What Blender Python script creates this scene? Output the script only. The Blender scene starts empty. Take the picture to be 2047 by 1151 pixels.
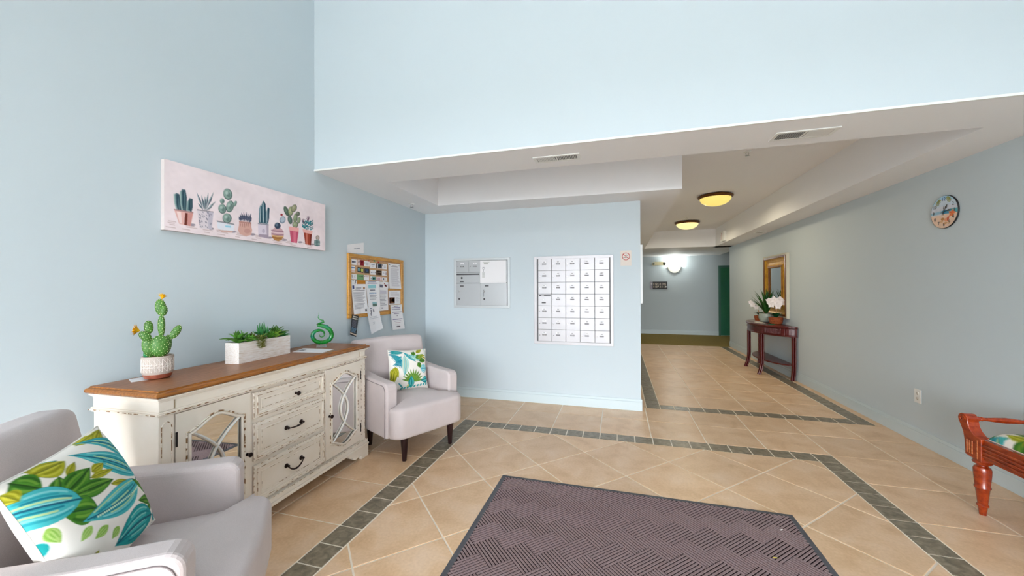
import bpy, math, random
import numpy as np
from mathutils import Vector, Matrix

random.seed(7)
rng = np.random.default_rng(7)
SC = bpy.context.scene
COL = SC.collection

# ------------------------------------------------------------------ camera
FPX, YAW, PITCH, ROLL = 751.85, -0.27668, 0.00422, 0.00277
cam_data = bpy.data.cameras.new('camera')
cam_data.sensor_fit = 'HORIZONTAL'
cam_data.sensor_width = 36.0
cam_data.lens = 36.0 * FPX / 2047.0
cam_data.clip_start = 0.05
cam = bpy.data.objects.new('camera', cam_data)
COL.objects.link(cam)
_f = Vector((math.sin(YAW) * math.cos(PITCH), math.cos(YAW) * math.cos(PITCH), math.sin(PITCH)))
_r = Vector((math.cos(YAW), -math.sin(YAW), 0))
_d = _f.cross(_r)
_rr = _r * math.cos(ROLL) + _d * math.sin(ROLL)
_dd = -_r * math.sin(ROLL) + _d * math.cos(ROLL)
_m = Matrix((( _rr.x, -_dd.x, -_f.x, 0.0), (_rr.y, -_dd.y, -_f.y, 0.0), (_rr.z, -_dd.z, -_f.z, 1.45), (0, 0, 0, 1)))
cam.matrix_world = _m
SC.camera = cam

# ------------------------------------------------------------------ world, daylight, exposure
world = bpy.data.worlds.new('overcast_sky')
SC.world = world
world.use_nodes = True
_bg = world.node_tree.nodes['Background']
_bg.inputs[0].default_value = (0.90, 0.952, 1.0, 1)
_bg.inputs[1].default_value = 27.0
SC.view_settings.view_transform = 'Standard'
SC.view_settings.look = 'None'
SC.view_settings.gamma = 1.0
SC.view_settings.use_curve_mapping = False
SC.view_settings.exposure = 0.16
SC.cycles.use_denoising = True
SC.cycles.max_bounces = 8
SC.cycles.diffuse_bounces = 5
SC.cycles.glossy_bounces = 4
SC.cycles.transmission_bounces = 8
SC.cycles.transparent_max_bounces = 8
SC.cycles.sample_clamp_indirect = 6.0
SC.cycles.use_adaptive_sampling = True
SC.cycles.adaptive_threshold = 0.05
SC.cycles.adaptive_min_samples = 20
SC.cycles.caustics_reflective = False
SC.cycles.caustics_refractive = False

# room dimensions
XL, XR = -2.605, 2.70          # lobby side walls
YB, YU, YREAR = 4.735, 2.74, -5.4   # mailbox wall, face of the upper wall, glazed entrance wall
ZS, ZT, ZH = 2.507, 2.937, 5.3  # low ceiling, its recess, high lobby ceiling
XH = 0.25                       # hall left wall
YF, YC = 13.0, 10.62            # far wall, start of corridor

def portal(name, x0, x1, z0, z1):
    ld = bpy.data.lights.new(name, 'AREA')
    ld.shape = 'RECTANGLE'
    ld.size, ld.size_y = x1 - x0, z1 - z0
    ld.cycles.is_portal = True
    o = bpy.data.objects.new(name, ld)
    COL.objects.link(o)
    o.location = ((x0 + x1) / 2, YREAR - 0.06, (z0 + z1) / 2)
    o.rotation_euler = (math.radians(90), 0, 0)     # shines toward +Y
    return o
UPWIN = [(-2.3, -0.85), (-0.7, 0.75), (0.9, 2.4)]
UPZ = (3.6, 3.9)
LOWIN = [(-2.5, -1.0), (-0.9, 0.95), (1.05, 2.6)]
LOZ = (0.05, 2.6)
for k, (a, b) in enumerate(UPWIN):
    portal('daylight_portal', a, b, *UPZ)
for k, (a, b) in enumerate(LOWIN):
    portal('daylight_portal', a, b, *LOZ)

# ------------------------------------------------------------------ colours and materials
def lin(c):
    out = []
    for v in c[:3]:
        v = v / 255.0
        out.append(v / 12.92 if v <= 0.04045 else ((v + 0.055) / 1.055) ** 2.4)
    return (out[0], out[1], out[2], 1.0)

MATS = {}
class NT:
    def __init__(self, name):
        self.m = bpy.data.materials.new(name)
        self.m.use_nodes = True
        self.t = self.m.node_tree
        self.p = self.t.nodes['Principled BSDF']
        MATS[name] = self.m
    def n(self, typ, **kw):
        nd = self.t.nodes.new(typ)
        for k, v in kw.items():
            setattr(nd, k, v)
        return nd
    def l(self, a, b):
        self.t.links.new(a, b)
    def noise(self, scale, detail=3, coord='Object', stretch=None, dist=0.0):
        tc = self.n('ShaderNodeTexCoord')
        src = tc.outputs[coord]
        if stretch:
            mp = self.n('ShaderNodeMapping')
            mp.inputs['Scale'].default_value = stretch
            self.l(src, mp.inputs['Vector'])
            src = mp.outputs[0]
        nz = self.n('ShaderNodeTexNoise')
        nz.inputs['Scale'].default_value = scale
        nz.inputs['Detail'].default_value = detail
        nz.inputs['Distortion'].default_value = dist
        self.l(src, nz.inputs['Vector'])
        return nz.outputs['Fac']
    def ramp(self, fac, stops):
        r = self.n('ShaderNodeValToRGB')
        el = r.color_ramp.elements
        while len(el) < len(stops):
            el.new(0.5)
        for e, (pos, c) in zip(el, stops):
            e.position = pos
            e.color = lin(c)
        self.l(fac, r.inputs[0])
        return r.outputs[0]
    def mix(self, fac, a, b, mode='MIX'):
        mx = self.n('ShaderNodeMix', data_type='RGBA', blend_type=mode)
        if isinstance(fac, (int, float)):
            mx.inputs[0].default_value = fac
        else:
            self.l(fac, mx.inputs[0])
        for s, v in ((mx.inputs[6], a), (mx.inputs[7], b)):
            if isinstance(v, tuple):
                s.default_value = lin(v)
            else:
                self.l(v, s)
        return mx.outputs[2]
    def bump(self, fac, strength, distance=0.002):
        b = self.n('ShaderNodeBump')
        b.inputs['Strength'].default_value = strength
        b.inputs['Distance'].default_value = distance
        self.l(fac, b.inputs['Height'])
        self.l(b.outputs[0], self.p.inputs['Normal'])

def P(name, col, rough=0.5, metal=0.0, spec=0.5, var=None, bump=None, stretch=None, coat=0.0, vscale=8):
    m = NT(name)
    m.p.inputs['Roughness'].default_value = rough
    m.p.inputs['Metallic'].default_value = metal
    m.p.inputs['Specular IOR Level'].default_value = spec
    if coat:
        m.p.inputs['Coat Weight'].default_value = coat
        m.p.inputs['Coat Roughness'].default_value = 0.15
    if var:
        f = m.noise(vscale, 4, stretch=stretch)
        m.l(m.ramp(f, [(0.3, col), (0.7, var)]), m.p.inputs['Base Color'])
    else:
        m.p.inputs['Base Color'].default_value = lin(col)
    if bump:
        m.bump(m.noise(bump[0], 2), bump[1], bump[2] if len(bump) > 2 else 0.002)
    return m.m

P('wall_paint', (203, 214, 220), 0.6, spec=0.3, bump=(220, 0.06))
P('trim_paint', (208, 221, 226), 0.35)
P('ceiling_white', (247, 247, 250), 0.7, spec=0.2, bump=(160, 0.05))
P('white_gloss', (238, 238, 236), 0.3)
P('white_paper', (240, 238, 240), 0.7, spec=0.2)
P('grout', (252, 238, 220), 0.8, var=(252, 242, 228), vscale=3)
m = NT('tile_tan')
oi = m.n('ShaderNodeObjectInfo')
tc = m.n('ShaderNodeTexCoord')
va = m.n('ShaderNodeVectorMath', operation='ADD')
vm = m.n('ShaderNodeVectorMath', operation='SCALE')
cb = m.n('ShaderNodeCombineXYZ')
m.l(oi.outputs['Random'], cb.inputs[0]); m.l(oi.outputs['Random'], cb.inputs[1])
m.l(cb.outputs[0], vm.inputs[0]); vm.inputs['Scale'].default_value = 37.0
m.l(tc.outputs['Object'], va.inputs[0]); m.l(vm.outputs[0], va.inputs[1])
def _nz(mm, vec, scale, det, dist=0.0):
    z = mm.n('ShaderNodeTexNoise')
    z.inputs['Scale'].default_value = scale; z.inputs['Detail'].default_value = det; z.inputs['Distortion'].default_value = dist
    mm.l(vec, z.inputs['Vector']); return z.outputs['Fac']
c1 = m.ramp(_nz(m, va.outputs[0], 5.0, 5, 0.6), [(0.25, (206, 160, 112)), (0.5, (228, 188, 146)), (0.75, (238, 205, 174))])
c2 = m.ramp(_nz(m, va.outputs[0], 60.0, 3), [(0.3, (202, 172, 140)), (0.7, (238, 210, 180))])
c3 = m.mix(0.3, c1, c2)
hs = m.n('ShaderNodeHueSaturation')
mr = m.n('ShaderNodeMapRange'); mr.inputs['To Min'].default_value = 0.93; mr.inputs['To Max'].default_value = 1.05
m.l(oi.outputs['Random'], mr.inputs[0]); m.l(mr.outputs[0], hs.inputs['Value']); m.l(c3, hs.inputs['Color'])
m.l(hs.outputs[0], m.p.inputs['Base Color'])
m.p.inputs['Roughness'].default_value = 0.36
m.bump(_nz(m, va.outputs[0], 25, 3), 0.12, 0.002)
m = NT('tile_grey')
oi = m.n('ShaderNodeObjectInfo'); tc = m.n('ShaderNodeTexCoord')
va = m.n('ShaderNodeVectorMath', operation='ADD'); vm = m.n('ShaderNodeVectorMath', operation='SCALE'); cb = m.n('ShaderNodeCombineXYZ')
m.l(oi.outputs['Random'], cb.inputs[0]); m.l(oi.outputs['Random'], cb.inputs[1]); m.l(cb.outputs[0], vm.inputs[0]); vm.inputs['Scale'].default_value = 29.0
m.l(tc.outputs['Object'], va.inputs[0]); m.l(vm.outputs[0], va.inputs[1])
m.l(m.ramp(_nz(m, va.outputs[0], 22.0, 6, 0.8), [(0.28, (98, 88, 70)), (0.5, (128, 116, 96)), (0.72, (156, 142, 120))]), m.p.inputs['Base Color'])
m.p.inputs['Roughness'].default_value = 0.34
m.bump(_nz(m, va.outputs[0], 40, 3), 0.15, 0.002)

P('carpet_olive', (158, 138, 86), 0.95, spec=0.05, var=(134, 116, 68), vscale=60, bump=(400, 0.4))
P('pavement', (132, 130, 126), 0.9, var=(146, 143, 138), vscale=0.6)
P('cream', (246, 236, 224), 0.45, var=(240, 228, 213), vscale=6)
m = NT('cream_worn')
f = m.noise(42, 3, stretch=(1, 1, 1))
m.l(m.ramp(f, [(0.50, (244, 234, 220)), (0.53, (206, 184, 152)), (0.56, (136, 98, 60))]), m.p.inputs['Base Color'])
m.p.inputs['Roughness'].default_value = 0.5
P('cream_groove', (176, 160, 134), 0.6, var=(150, 128, 98), vscale=40)
m = NT('wood_top')
f = m.noise(6, 5, stretch=(1.2, 14, 14), dist=0.4)
m.l(m.ramp(f, [(0.25, (112, 68, 42)), (0.5, (150, 98, 64)), (0.75, (172, 120, 82))]), m.p.inputs['Base Color'])
m.p.inputs['Roughness'].default_value = 0.4
m.p.inputs['Specular IOR Level'].default_value = 0.35
m = NT('wood_edge')  # same wood as the top, with edge highlights put into its colour
f = m.noise(5, 5, stretch=(2, 18, 18), dist=0.4)
m.l(m.ramp(f, [(0.25, (112, 62, 20)), (0.5, (152, 92, 34)), (0.75, (174, 112, 48))]), m.p.inputs['Base Color'])
m.p.inputs['Roughness'].default_value = 0.26
P('bronze', (42, 24, 20), 0.35, metal=0.6)
P('dark_iron', (38, 32, 30), 0.5, metal=0.4)
P('mirror_glass', (235, 238, 238), 0.02, metal=1.0)
m = NT('fabric_grey')
f = m.noise(900, 2)
g = m.noise(7, 3)
c = m.mix(0.35, m.ramp(f, [(0.3, (190, 177, 176)), (0.7, (226, 213, 212))]), m.ramp(g, [(0.35, (202, 189, 188)), (0.65, (214, 201, 200))]))
m.l(c, m.p.inputs['Base Color']); m.p.inputs['Roughness'].default_value = 0.9; m.p.inputs['Specular IOR Level'].default_value = 0.15
m.p.inputs['Sheen Weight'].default_value = 0.25
m.bump(m.noise(700, 2), 0.25, 0.001)
P('fabric_seam', (150, 139, 140), 0.9, spec=0.1)
P('leg_dark', (38, 16, 18), 0.28)
def wood(name, a, b, c, rough=0.22, stretch=(3, 14, 14), coat=0.4):
    m = NT(name)
    f = m.noise(7, 5, stretch=stretch, dist=0.5)
    m.l(m.ramp(f, [(0.25, a), (0.5, b), (0.78, c)]), m.p.inputs['Base Color'])
    m.p.inputs['Roughness'].default_value = rough
    m.p.inputs['Coat Weight'].default_value = coat; m.p.inputs['Coat Roughness'].default_value = 0.12
    return m.m
wood('wood_red', (116, 32, 7), (146, 48, 11), (168, 66, 19), stretch=(2, 6, 6), coat=0.3)
wood('wood_red_light', (150, 66, 30), (190, 104, 60), (214, 140, 92), coat=0.2)
wood('wood_cherry', (52, 5, 6), (82, 10, 9), (102, 18, 13), rough=0.3, coat=0.1)
wood('frame_oak', (168, 112, 30), (196, 138, 50), (212, 158, 70), 0.4, coat=0.1)
P('cork', (206, 168, 130), 0.95, spec=0.1, var=(188, 146, 106), vscale=70)
P('metal_white', (206, 203, 206), 0.35, metal=0.1, var=(200, 198, 202), vscale=2)
P('metal_grey', (190, 192, 194), 0.34, metal=0.35)
P('metal_frame', (206, 210, 212), 0.3, metal=0.3)
P('gap_dark', (108, 108, 110), 0.6)
P('black', (22, 22, 24), 0.5)
P('plate_dark', (70, 68, 70), 0.45)
P('plate_light', (196, 193, 194), 0.5)
P('chrome', (200, 200, 200), 0.2, metal=0.9)
P('brass', (200, 180, 130), 0.3, metal=0.8)
P('ink_grey', (150, 148, 152), 0.8, spec=0.1)
P('ink_dark', (66, 66, 74), 0.8, spec=0.1)
P('red_sign', (176, 32, 28), 0.5)
P('gold', (224, 172, 64), 0.34, metal=0.45, var=(190, 132, 40), vscale=20)
P('gold_dark', (128, 72, 26), 0.3, metal=0.4, var=(92, 46, 18), vscale=16)
P('silver_bead', (206, 198, 178), 0.4, metal=0.5)
P('rubber', (84, 84, 90), 0.65)
m = NT('mat_fibre')
f = m.noise(420, 2)
g = m.noise(60, 3)
c = m.mix(0.25, m.ramp(f, [(0.3, (104, 86, 88)), (0.5, (146, 124, 124)), (0.72, (184, 164, 162))]), m.ramp(g, [(0.35, (146, 112, 108)), (0.65, (140, 124, 130))]))
m.l(c, m.p.inputs['Base Color']); m.p.inputs['Roughness'].default_value = 0.95; m.p.inputs['Specular IOR Level'].default_value = 0.1
m.bump(f, 0.5, 0.002)
P('mat_groove', (46, 34, 38), 0.95, spec=0.05, var=(36, 26, 30), vscale=300)
P('door_green', (40, 122, 96), 0.4, var=(50, 130, 88), vscale=1.5)
P('door_frame_green', (74, 122, 108), 0.4)
P('pot_taupe', (186, 172, 162), 0.8)
P('pot_line', (238, 230, 224), 0.8)
P('copper', (176, 104, 82), 0.35, metal=0.35, var=(150, 78, 58), vscale=25)
P('gravel', (190, 150, 110), 0.95, var=(150, 110, 76), vscale=160, bump=(300, 0.8))
P('cactus_green', (70, 122, 36), 0.5, var=(50, 100, 28), vscale=18)
P('spine_white', (224, 232, 170), 0.7)
P('petal_yellow', (244, 196, 20), 0.5, var=(236, 166, 10), vscale=40)
P('tag_green', (40, 150, 90), 0.5)
m = NT('whitewash')
f = m.noise(9, 4, stretch=(2, 22, 22), dist=0.6)
m.l(m.ramp(f, [(0.3, (214, 198, 184)), (0.5, (236, 228, 222)), (0.75, (246, 242, 240))]), m.p.inputs['Base Color'])
m.p.inputs['Roughness'].default_value = 0.6
for nm, a, b in (('leaf_dark', (58, 110, 38), (90, 144, 50)), ('leaf_mid', (76, 142, 44), (110, 170, 60)), ('leaf_blue', (40, 112, 58), (66, 142, 78)), ('leaf_lime', (126, 170, 58), (156, 192, 80)), ('leaf_rust', (96, 118, 34), (140, 138, 50)), ('leaf_agave', (16, 70, 22), (40, 100, 34)), ('leaf_orchid', (14, 60, 26), (24, 80, 36))):
    P(nm, a, 0.45, var=b, vscale=30)
m = NT('glass_green')
m.p.inputs['Base Color'].default_value = lin((20, 150, 60)); m.p.inputs['Roughness'].default_value = 0.05
m.p.inputs['Transmission Weight'].default_value = 0.45; m.p.inputs['IOR'].default_value = 1.45
g = m.ramp(m.noise(14, 2), [(0.35, (10, 120, 20)), (0.55, (22, 150, 50)), (0.75, (10, 150, 150))])
m.l(g, m.p.inputs['Base Color'])
m = NT('glass_clear')
m.p.inputs['Base Color'].default_value = lin((236, 244, 242)); m.p.inputs['Roughness'].default_value = 0.03
m.p.inputs['Transmission Weight'].default_value = 0.9; m.p.inputs['IOR'].default_value = 1.4
m = NT('window_glass')
tr = m.n('ShaderNodeBsdfTransparent'); gl = m.n('ShaderNodeBsdfGlossy'); mx = m.n('ShaderNodeMixShader')
gl.inputs['Roughness'].default_value = 0.02; mx.inputs[0].default_value = 0.06
m.l(tr.outputs[0], mx.inputs[1]); m.l(gl.outputs[0], mx.inputs[2]); m.l(mx.outputs[0], m.t.nodes['Material Output'].inputs[0])
P('alu_frame', (150, 152, 154), 0.4, metal=0.6)
P('ceramic_grey', (150, 160, 150), 0.35, var=(166, 172, 160), vscale=14)
P('wicker', (178, 92, 44), 0.7, var=(140, 62, 26), vscale=70)
P('orchid_white', (240, 230, 226), 0.5)
P('orchid_cream', (232, 214, 184), 0.5)
P('stick_tan', (190, 130, 80), 0.6)
P('lamp_bronze', (122, 78, 26), 0.35, metal=0.55, var=(92, 50, 16), vscale=12)
P('beige_plastic', (216, 202, 160), 0.45)
def emit(name, col, strength, base=(240, 230, 200)):
    m = NT(name)
    m.p.inputs['Base Color'].default_value = lin(base)
    m.p.inputs['Emission Color'].default_value = lin(col)
    m.p.inputs['Emission Strength'].default_value = strength
    m.p.inputs['Roughness'].default_value = 0.3
    return m.m
emit('lamp_glass_amber', (250, 224, 110), 0.66, (240, 225, 160))
emit('lamp_glass_warm', (255, 236, 160), 0.9, (240, 228, 180))
emit('sconce_glass', (250, 255, 240), 0.8)
emit('bulb_warm', (255, 214, 140), 26.0)
emit('bulb_cool', (244, 255, 240), 14.0)
m = NT('painted')        # colours come from the painted print of the surface
at = m.n('ShaderNodeAttribute'); at.attribute_name = 'paint'
m.l(at.outputs['Color'], m.p.inputs['Base Color']); m.p.inputs['Roughness'].default_value = 0.75; m.p.inputs['Specular IOR Level'].default_value = 0.2
m.bump(m.noise(500, 2), 0.15, 0.001)
m = NT('painted_gloss')
at = m.n('ShaderNodeAttribute'); at.attribute_name = 'paint'
m.l(at.outputs['Color'], m.p.inputs['Base Color']); m.p.inputs['Roughness'].default_value = 0.25
P('canvas_edge', (206, 196, 194), 0.8)
P('teal_piping', (40, 150, 150), 0.8)
P('pillow_back', (236, 232, 224), 0.85)

_flat = {}
def flat(c, rough=0.7):
    k = 'flat_%d_%d_%d' % tuple(c)
    if k not in MATS:
        P(k, c, rough, spec=0.2)
    return k
# ------------------------------------------------------------------ mesh helpers
class MB:
    def __init__(self):
        self.v, self.f = [], []
    def add(self, verts, faces, M=None):
        o = len(self.v)
        if M is not None:
            verts = [tuple(M @ Vector(p)) for p in verts]
        self.v += [tuple(p) for p in verts]
        self.f += [tuple(i + o for i in q) for q in faces]
        return self
    def box(self, x0, x1, y0, y1, z0, z1, M=None):
        v = [(x0, y0, z0), (x1, y0, z0), (x1, y1, z0), (x0, y1, z0), (x0, y0, z1), (x1, y0, z1), (x1, y1, z1), (x0, y1, z1)]
        f = [(0, 3, 2, 1), (4, 5, 6, 7), (0, 1, 5, 4), (1, 2, 6, 5), (2, 3, 7, 6), (3, 0, 4, 7)]
        return self.add(v, f, M)
    def prism(self, poly, a0, a1, axis='z', M=None):
        # poly of 2D points, extruded along axis; axis x: (y,z), axis y: (x,z), axis z: (x,y)
        n = len(poly)
        def pt(p, a):
            return {'x': (a, p[0], p[1]), 'y': (p[0], a, p[1]), 'z': (p[0], p[1], a)}[axis]
        v = [pt(p, a0) for p in poly] + [pt(p, a1) for p in poly]
        ar = sum(poly[i][0] * poly[(i + 1) % n][1] - poly[(i + 1) % n][0] * poly[i][1] for i in range(n))
        flip = (ar < 0) != (axis == 'y')
        f = [tuple(range(n))[::-1], tuple(range(n, 2 * n))] + [(i, (i + 1) % n, n + (i + 1) % n, n + i) for i in range(n)]
        if flip:
            f = [q[::-1] for q in f]
        return self.add(v, f, M)
    def lathe(self, prof, seg=24, M=None, sx=1.0, sy=1.0, cap=True):
        v, f = [], []
        n = len(prof)
        for k in range(seg):
            a = 2 * math.pi * k / seg
            for r, z in prof:
                v.append((r * math.cos(a) * sx, r * math.sin(a) * sy, z))
        for k in range(seg):
            k2 = (k + 1) % seg
            for i in range(n - 1):
                f.append((k * n + i, k2 * n + i, k2 * n + i + 1, k * n + i + 1))
        if cap:
            if prof[0][0] > 1e-6:
                f.append(tuple(k * n for k in range(seg))[::-1])
            if prof[-1][0] > 1e-6:
                f.append(tuple(k * n + n - 1 for k in range(seg)))
        return self.add(v, f, M)
    def tube(self, pts, rad, seg=8, M=None, flatten=None, closed=False, cap=True):
        pts = [Vector(p) for p in pts]
        n = len(pts)
        rad = rad if isinstance(rad, (list, tuple)) else [rad] * n
        v, f = [], []
        up = Vector((0, 0, 1))
        prev = None
        for i, p in enumerate(pts):
            if closed:
                t = pts[(i + 1) % n] - pts[i - 1]
            else:
                t = pts[min(i + 1, n - 1)] - pts[max(i - 1, 0)]
            t.normalize()
            if prev is None:
                a = up if abs(t.dot(up)) < 0.9 else Vector((1, 0, 0))
                u = t.cross(a).normalized()
            else:
                u = (prev - t * prev.dot(t)).normalized()
            prev = u
            w = t.cross(u)
            for k in range(seg):
                an = 2 * math.pi * k / seg
                v.append(tuple(p + (u * math.cos(an) + w * math.sin(an)) * rad[i]))
        rng_ = n if closed else n - 1
        for i in range(rng_):
            j = (i + 1) % n
            for k in range(seg):
                k2 = (k + 1) % seg
                f.append((i * seg + k, i * seg + k2, j * seg + k2, j * seg + k))
        if cap and not closed:
            f.append(tuple(range(seg))[::-1])
            f.append(tuple((n - 1) * seg + k for k in range(seg)))
        return self.add(v, f, M)
    def ellipsoid(self, c, r, seg=16, rings=10, M=None):
        prof = [(math.sin(math.pi * i / rings), -math.cos(math.pi * i / rings)) for i in range(rings + 1)]
        prof[0] = (0.0005, -1); prof[-1] = (0.0005, 1)
        T = Matrix.Translation(Vector(c)) @ Matrix.Diagonal((r[0], r[1], r[2], 1))
        if M is not None:
            T = M @ T
        return self.lathe(prof, seg, T)
    def rbox(self, x0, x1, y0, y1, z0, z1, r, n=8, deform=None, M=None):
        # rounded box with n x n cells a side
        c = Vector(((x0 + x1) / 2, (y0 + y1) / 2, (z0 + z1) / 2))
        h = Vector(((x1 - x0) / 2, (y1 - y0) / 2, (z1 - z0) / 2))
        r = min(r, h.x, h.y, h.z)
        def ticks(hh):
            k = 3
            a = [-hh + r * (1 - math.cos(math.pi / 2 * i / k)) for i in range(k)]
            mid = [(-hh + r) + (2 * hh - 2 * r) * i / n for i in range(n + 1)]
            return a + mid + [-x for x in a[::-1]]
        tx, ty, tz = ticks(h.x), ticks(h.y), ticks(h.z)
        v, f, idx = [], [], {}
        def vert(p):
            key = (round(p[0], 5), round(p[1], 5), round(p[2], 5))
            if key in idx:
                return idx[key]
            q = Vector(p)
            inn = Vector((max(-h.x + r, min(h.x - r, q.x)), max(-h.y + r, min(h.y - r, q.y)), max(-h.z + r, min(h.z - r, q.z))))
            d = q - inn
            if d.length > 1e-9:
                q = inn + d.normalized() * r
            q = q + c
            if deform:
                q = Vector(deform(q))
            idx[key] = len(v)
            v.append(tuple(q))
            return idx[key]
        def side(A, B, fn, flip):
            for i in range(len(A) - 1):
                for j in range(len(B) - 1):
                    q = [vert(fn(A[i], B[j])), vert(fn(A[i + 1], B[j])), vert(fn(A[i + 1], B[j + 1])), vert(fn(A[i], B[j + 1]))]
                    f.append(tuple(q[::-1] if flip else q))
        side(tx, ty, lambda a, b: (a, b, h.z), False)
        side(tx, ty, lambda a, b: (a, b, -h.z), True)
        side(tx, tz, lambda a, b: (a, -h.y, b), False)
        side(tx, tz, lambda a, b: (a, h.y, b), True)
        side(ty, tz, lambda a, b: (h.x, a, b), False)
        side(ty, tz, lambda a, b: (-h.x, a, b), True)
        return self.add(v, f, M)
    def ring(self, outer, inner, y0, y1, M=None):
        # flat frame in the xz plane between two outlines of equal length; front at y0
        n = len(outer)
        v = [(x, y0, z) for x, z in outer] + [(x, y0, z) for x, z in inner] + [(x, y1, z) for x, z in outer] + [(x, y1, z) for x, z in inner]
        f = []
        for i in range(n):
            j = (i + 1) % n
            f += [(i, j, n + j, n + i), (2 * n + j, 2 * n + i, 3 * n + i, 3 * n + j), (n + i, n + j, 3 * n + j, 3 * n + i), (j, i, 2 * n + i, 2 * n + j)]
        return self.add(v, f, M)
    def leaf(self, base, tip, width, bend=0.0, normal=(0, 0, 1), seg=5, fold=0.15, thick=0.0):
        b, t = Vector(base), Vector(tip)
        ax = t - b
        L = ax.length
        ax.normalize()
        nn = Vector(normal)
        s = ax.cross(nn)
        if s.length < 1e-4:
            s = ax.cross(Vector((1, 0, 0)))
        s.normalize()
        nn = s.cross(ax).normalized()
        v, f = [], []
        for i in range(seg + 1):
            q = i / seg
            w = width * (math.sin(math.pi * min(0.97, q ** 0.75 * 0.97 + 0.06))) * 0.5
            if i == seg:
                w = 0.0006
            p = b + ax * (L * q) + nn * (bend * L * math.sin(math.pi * q) )
            v += [tuple(p - s * w + nn * (fold * w * 2)), tuple(p - nn * thick), tuple(p + s * w + nn * (fold * w * 2))]
        for i in range(seg):
            a = i * 3
            f += [(a, a + 1, a + 4, a + 3), (a + 1, a + 2, a + 5, a + 4)]
        return self.add(v, f)
    def mesh(self, name, smooth=None):
        me = bpy.data.meshes.new(name)
        me.from_pydata(self.v, [], self.f)
        if smooth is not None:
            me.shade_smooth()
            me.set_sharp_from_angle(angle=math.radians(smooth))
        me.update()
        return me

def ob(name, mb, mat, parent=None, smooth=None, bevel=0.0, loc=None, rz=None, seg=2, subsurf=0):
    me = mb if isinstance(mb, bpy.types.Mesh) else mb.mesh(name, smooth)
    o = bpy.data.objects.new(name, me)
    COL.objects.link(o)
    if len(me.materials) == 0:
        for mm in (mat if isinstance(mat, (list, tuple)) else [mat]):
            me.materials.append(MATS[mm])
    if parent is not None:
        o.parent = parent
    if loc is not None:
        o.location = loc
    if rz is not None:
        o.rotation_euler = (0, 0, math.radians(rz))
    if bevel:
        b = o.modifiers.new('bevel', 'BEVEL')
        b.width = bevel; b.segments = seg; b.limit_method = 'ANGLE'; b.angle_limit = math.radians(40)
    if subsurf:
        s = o.modifiers.new('subsurf', 'SUBSURF')
        s.levels = subsurf; s.render_levels = subsurf
    return o

def tag(o, label, cat, group=None):
    o['label'] = label; o['category'] = cat
    if group:
        o['group'] = group
    return o
def thing(name, label, cat, loc=(0, 0, 0), rz=0.0, group=None):
    o = bpy.data.objects.new(name, None)
    COL.objects.link(o)
    o.empty_display_size = 0.05
    o.location = loc
    o.rotation_euler = (0, 0, math.radians(rz))
    return tag(o, label, cat, group)
def struct(o):
    o['kind'] = 'structure'
    return o
def bx(x0, x1, y0, y1, z0, z1):
    return MB().box(x0, x1, y0, y1, z0, z1)
def copy_tree(o, parent=None):
    c = o.copy()
    COL.objects.link(c)
    c.parent = parent
    for ch in list(o.children):
        copy_tree(ch, c)
    return c
def RX(a): return Matrix.Rotation(math.radians(a), 4, 'X')
def RY(a): return Matrix.Rotation(math.radians(a), 4, 'Y')
def RZ(a): return Matrix.Rotation(math.radians(a), 4, 'Z')
def TR(x, y, z): return Matrix.Translation((x, y, z))
def arc(cx, cy, r, a0, a1, n=8, ry=None):
    ry = r if ry is None else ry
    return [(cx + r * math.cos(math.radians(a0 + (a1 - a0) * i / n)), cy + ry * math.sin(math.radians(a0 + (a1 - a0) * i / n))) for i in range(n + 1)]
def rrect(x0, x1, y0, y1, r, n=5):
    return arc(x1 - r, y1 - r, r, 0, 90, n) + arc(x0 + r, y1 - r, r, 90, 180, n) + arc(x0 + r, y0 + r, r, 180, 270, n) + arc(x1 - r, y0 + r, r, 270, 360, n)

def cushion(outline, z0, z1, r, dome=0.0, rings=8):
    # padded block over a plan outline: rounded lower and upper edges and a domed top
    n = len(outline)
    cx = sum(p[0] for p in outline) / n; cy = sum(p[1] for p in outline) / n
    def inset(d):
        out = []
        for i in range(n):
            a, b, c = outline[i - 1], outline[i], outline[(i + 1) % n]
            tx, ty = c[0] - a[0], c[1] - a[1]
            L = math.hypot(tx, ty) or 1
            out.append((b[0] - ty / L * d, b[1] + tx / L * d))
        return out
    lv = []
    for k in range(4):
        a = math.pi / 2 * k / 3
        lv.append((inset(0.6 * r * (1 - math.sin(a))), z0 + 0.6 * r * (1 - math.cos(a))))
    for k in range(5):
        a = math.pi / 2 * k / 4
        lv.append((inset(r * (1 - math.cos(a))), z1 - r + r * math.sin(a)))
    v, f = [], []
    for pts, z in lv:
        v += [(x, y, z) for x, y in pts]
    last = lv[-1][0]
    m_ = len(lv)
    for k in range(1, rings):
        s = 1 - k / rings
        h = z1 + dome * (1 - s ** 2)
        v += [(cx + (x - cx) * s, cy + (y - cy) * s, h) for x, y in last]
    tot = m_ + rings - 1
    for k in range(tot - 1):
        for i in range(n):
            j = (i + 1) % n
            f.append((k * n + i, k * n + j, (k + 1) * n + j, (k + 1) * n + i))
    v.append((cx, cy, z1 + dome))
    c = len(v) - 1
    for i in range(n):
        f.append(((tot - 1) * n + i, (tot - 1) * n + (i + 1) % n, c))
    f.append(tuple(range(n))[::-1])
    return MB().add(v, f)

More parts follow.
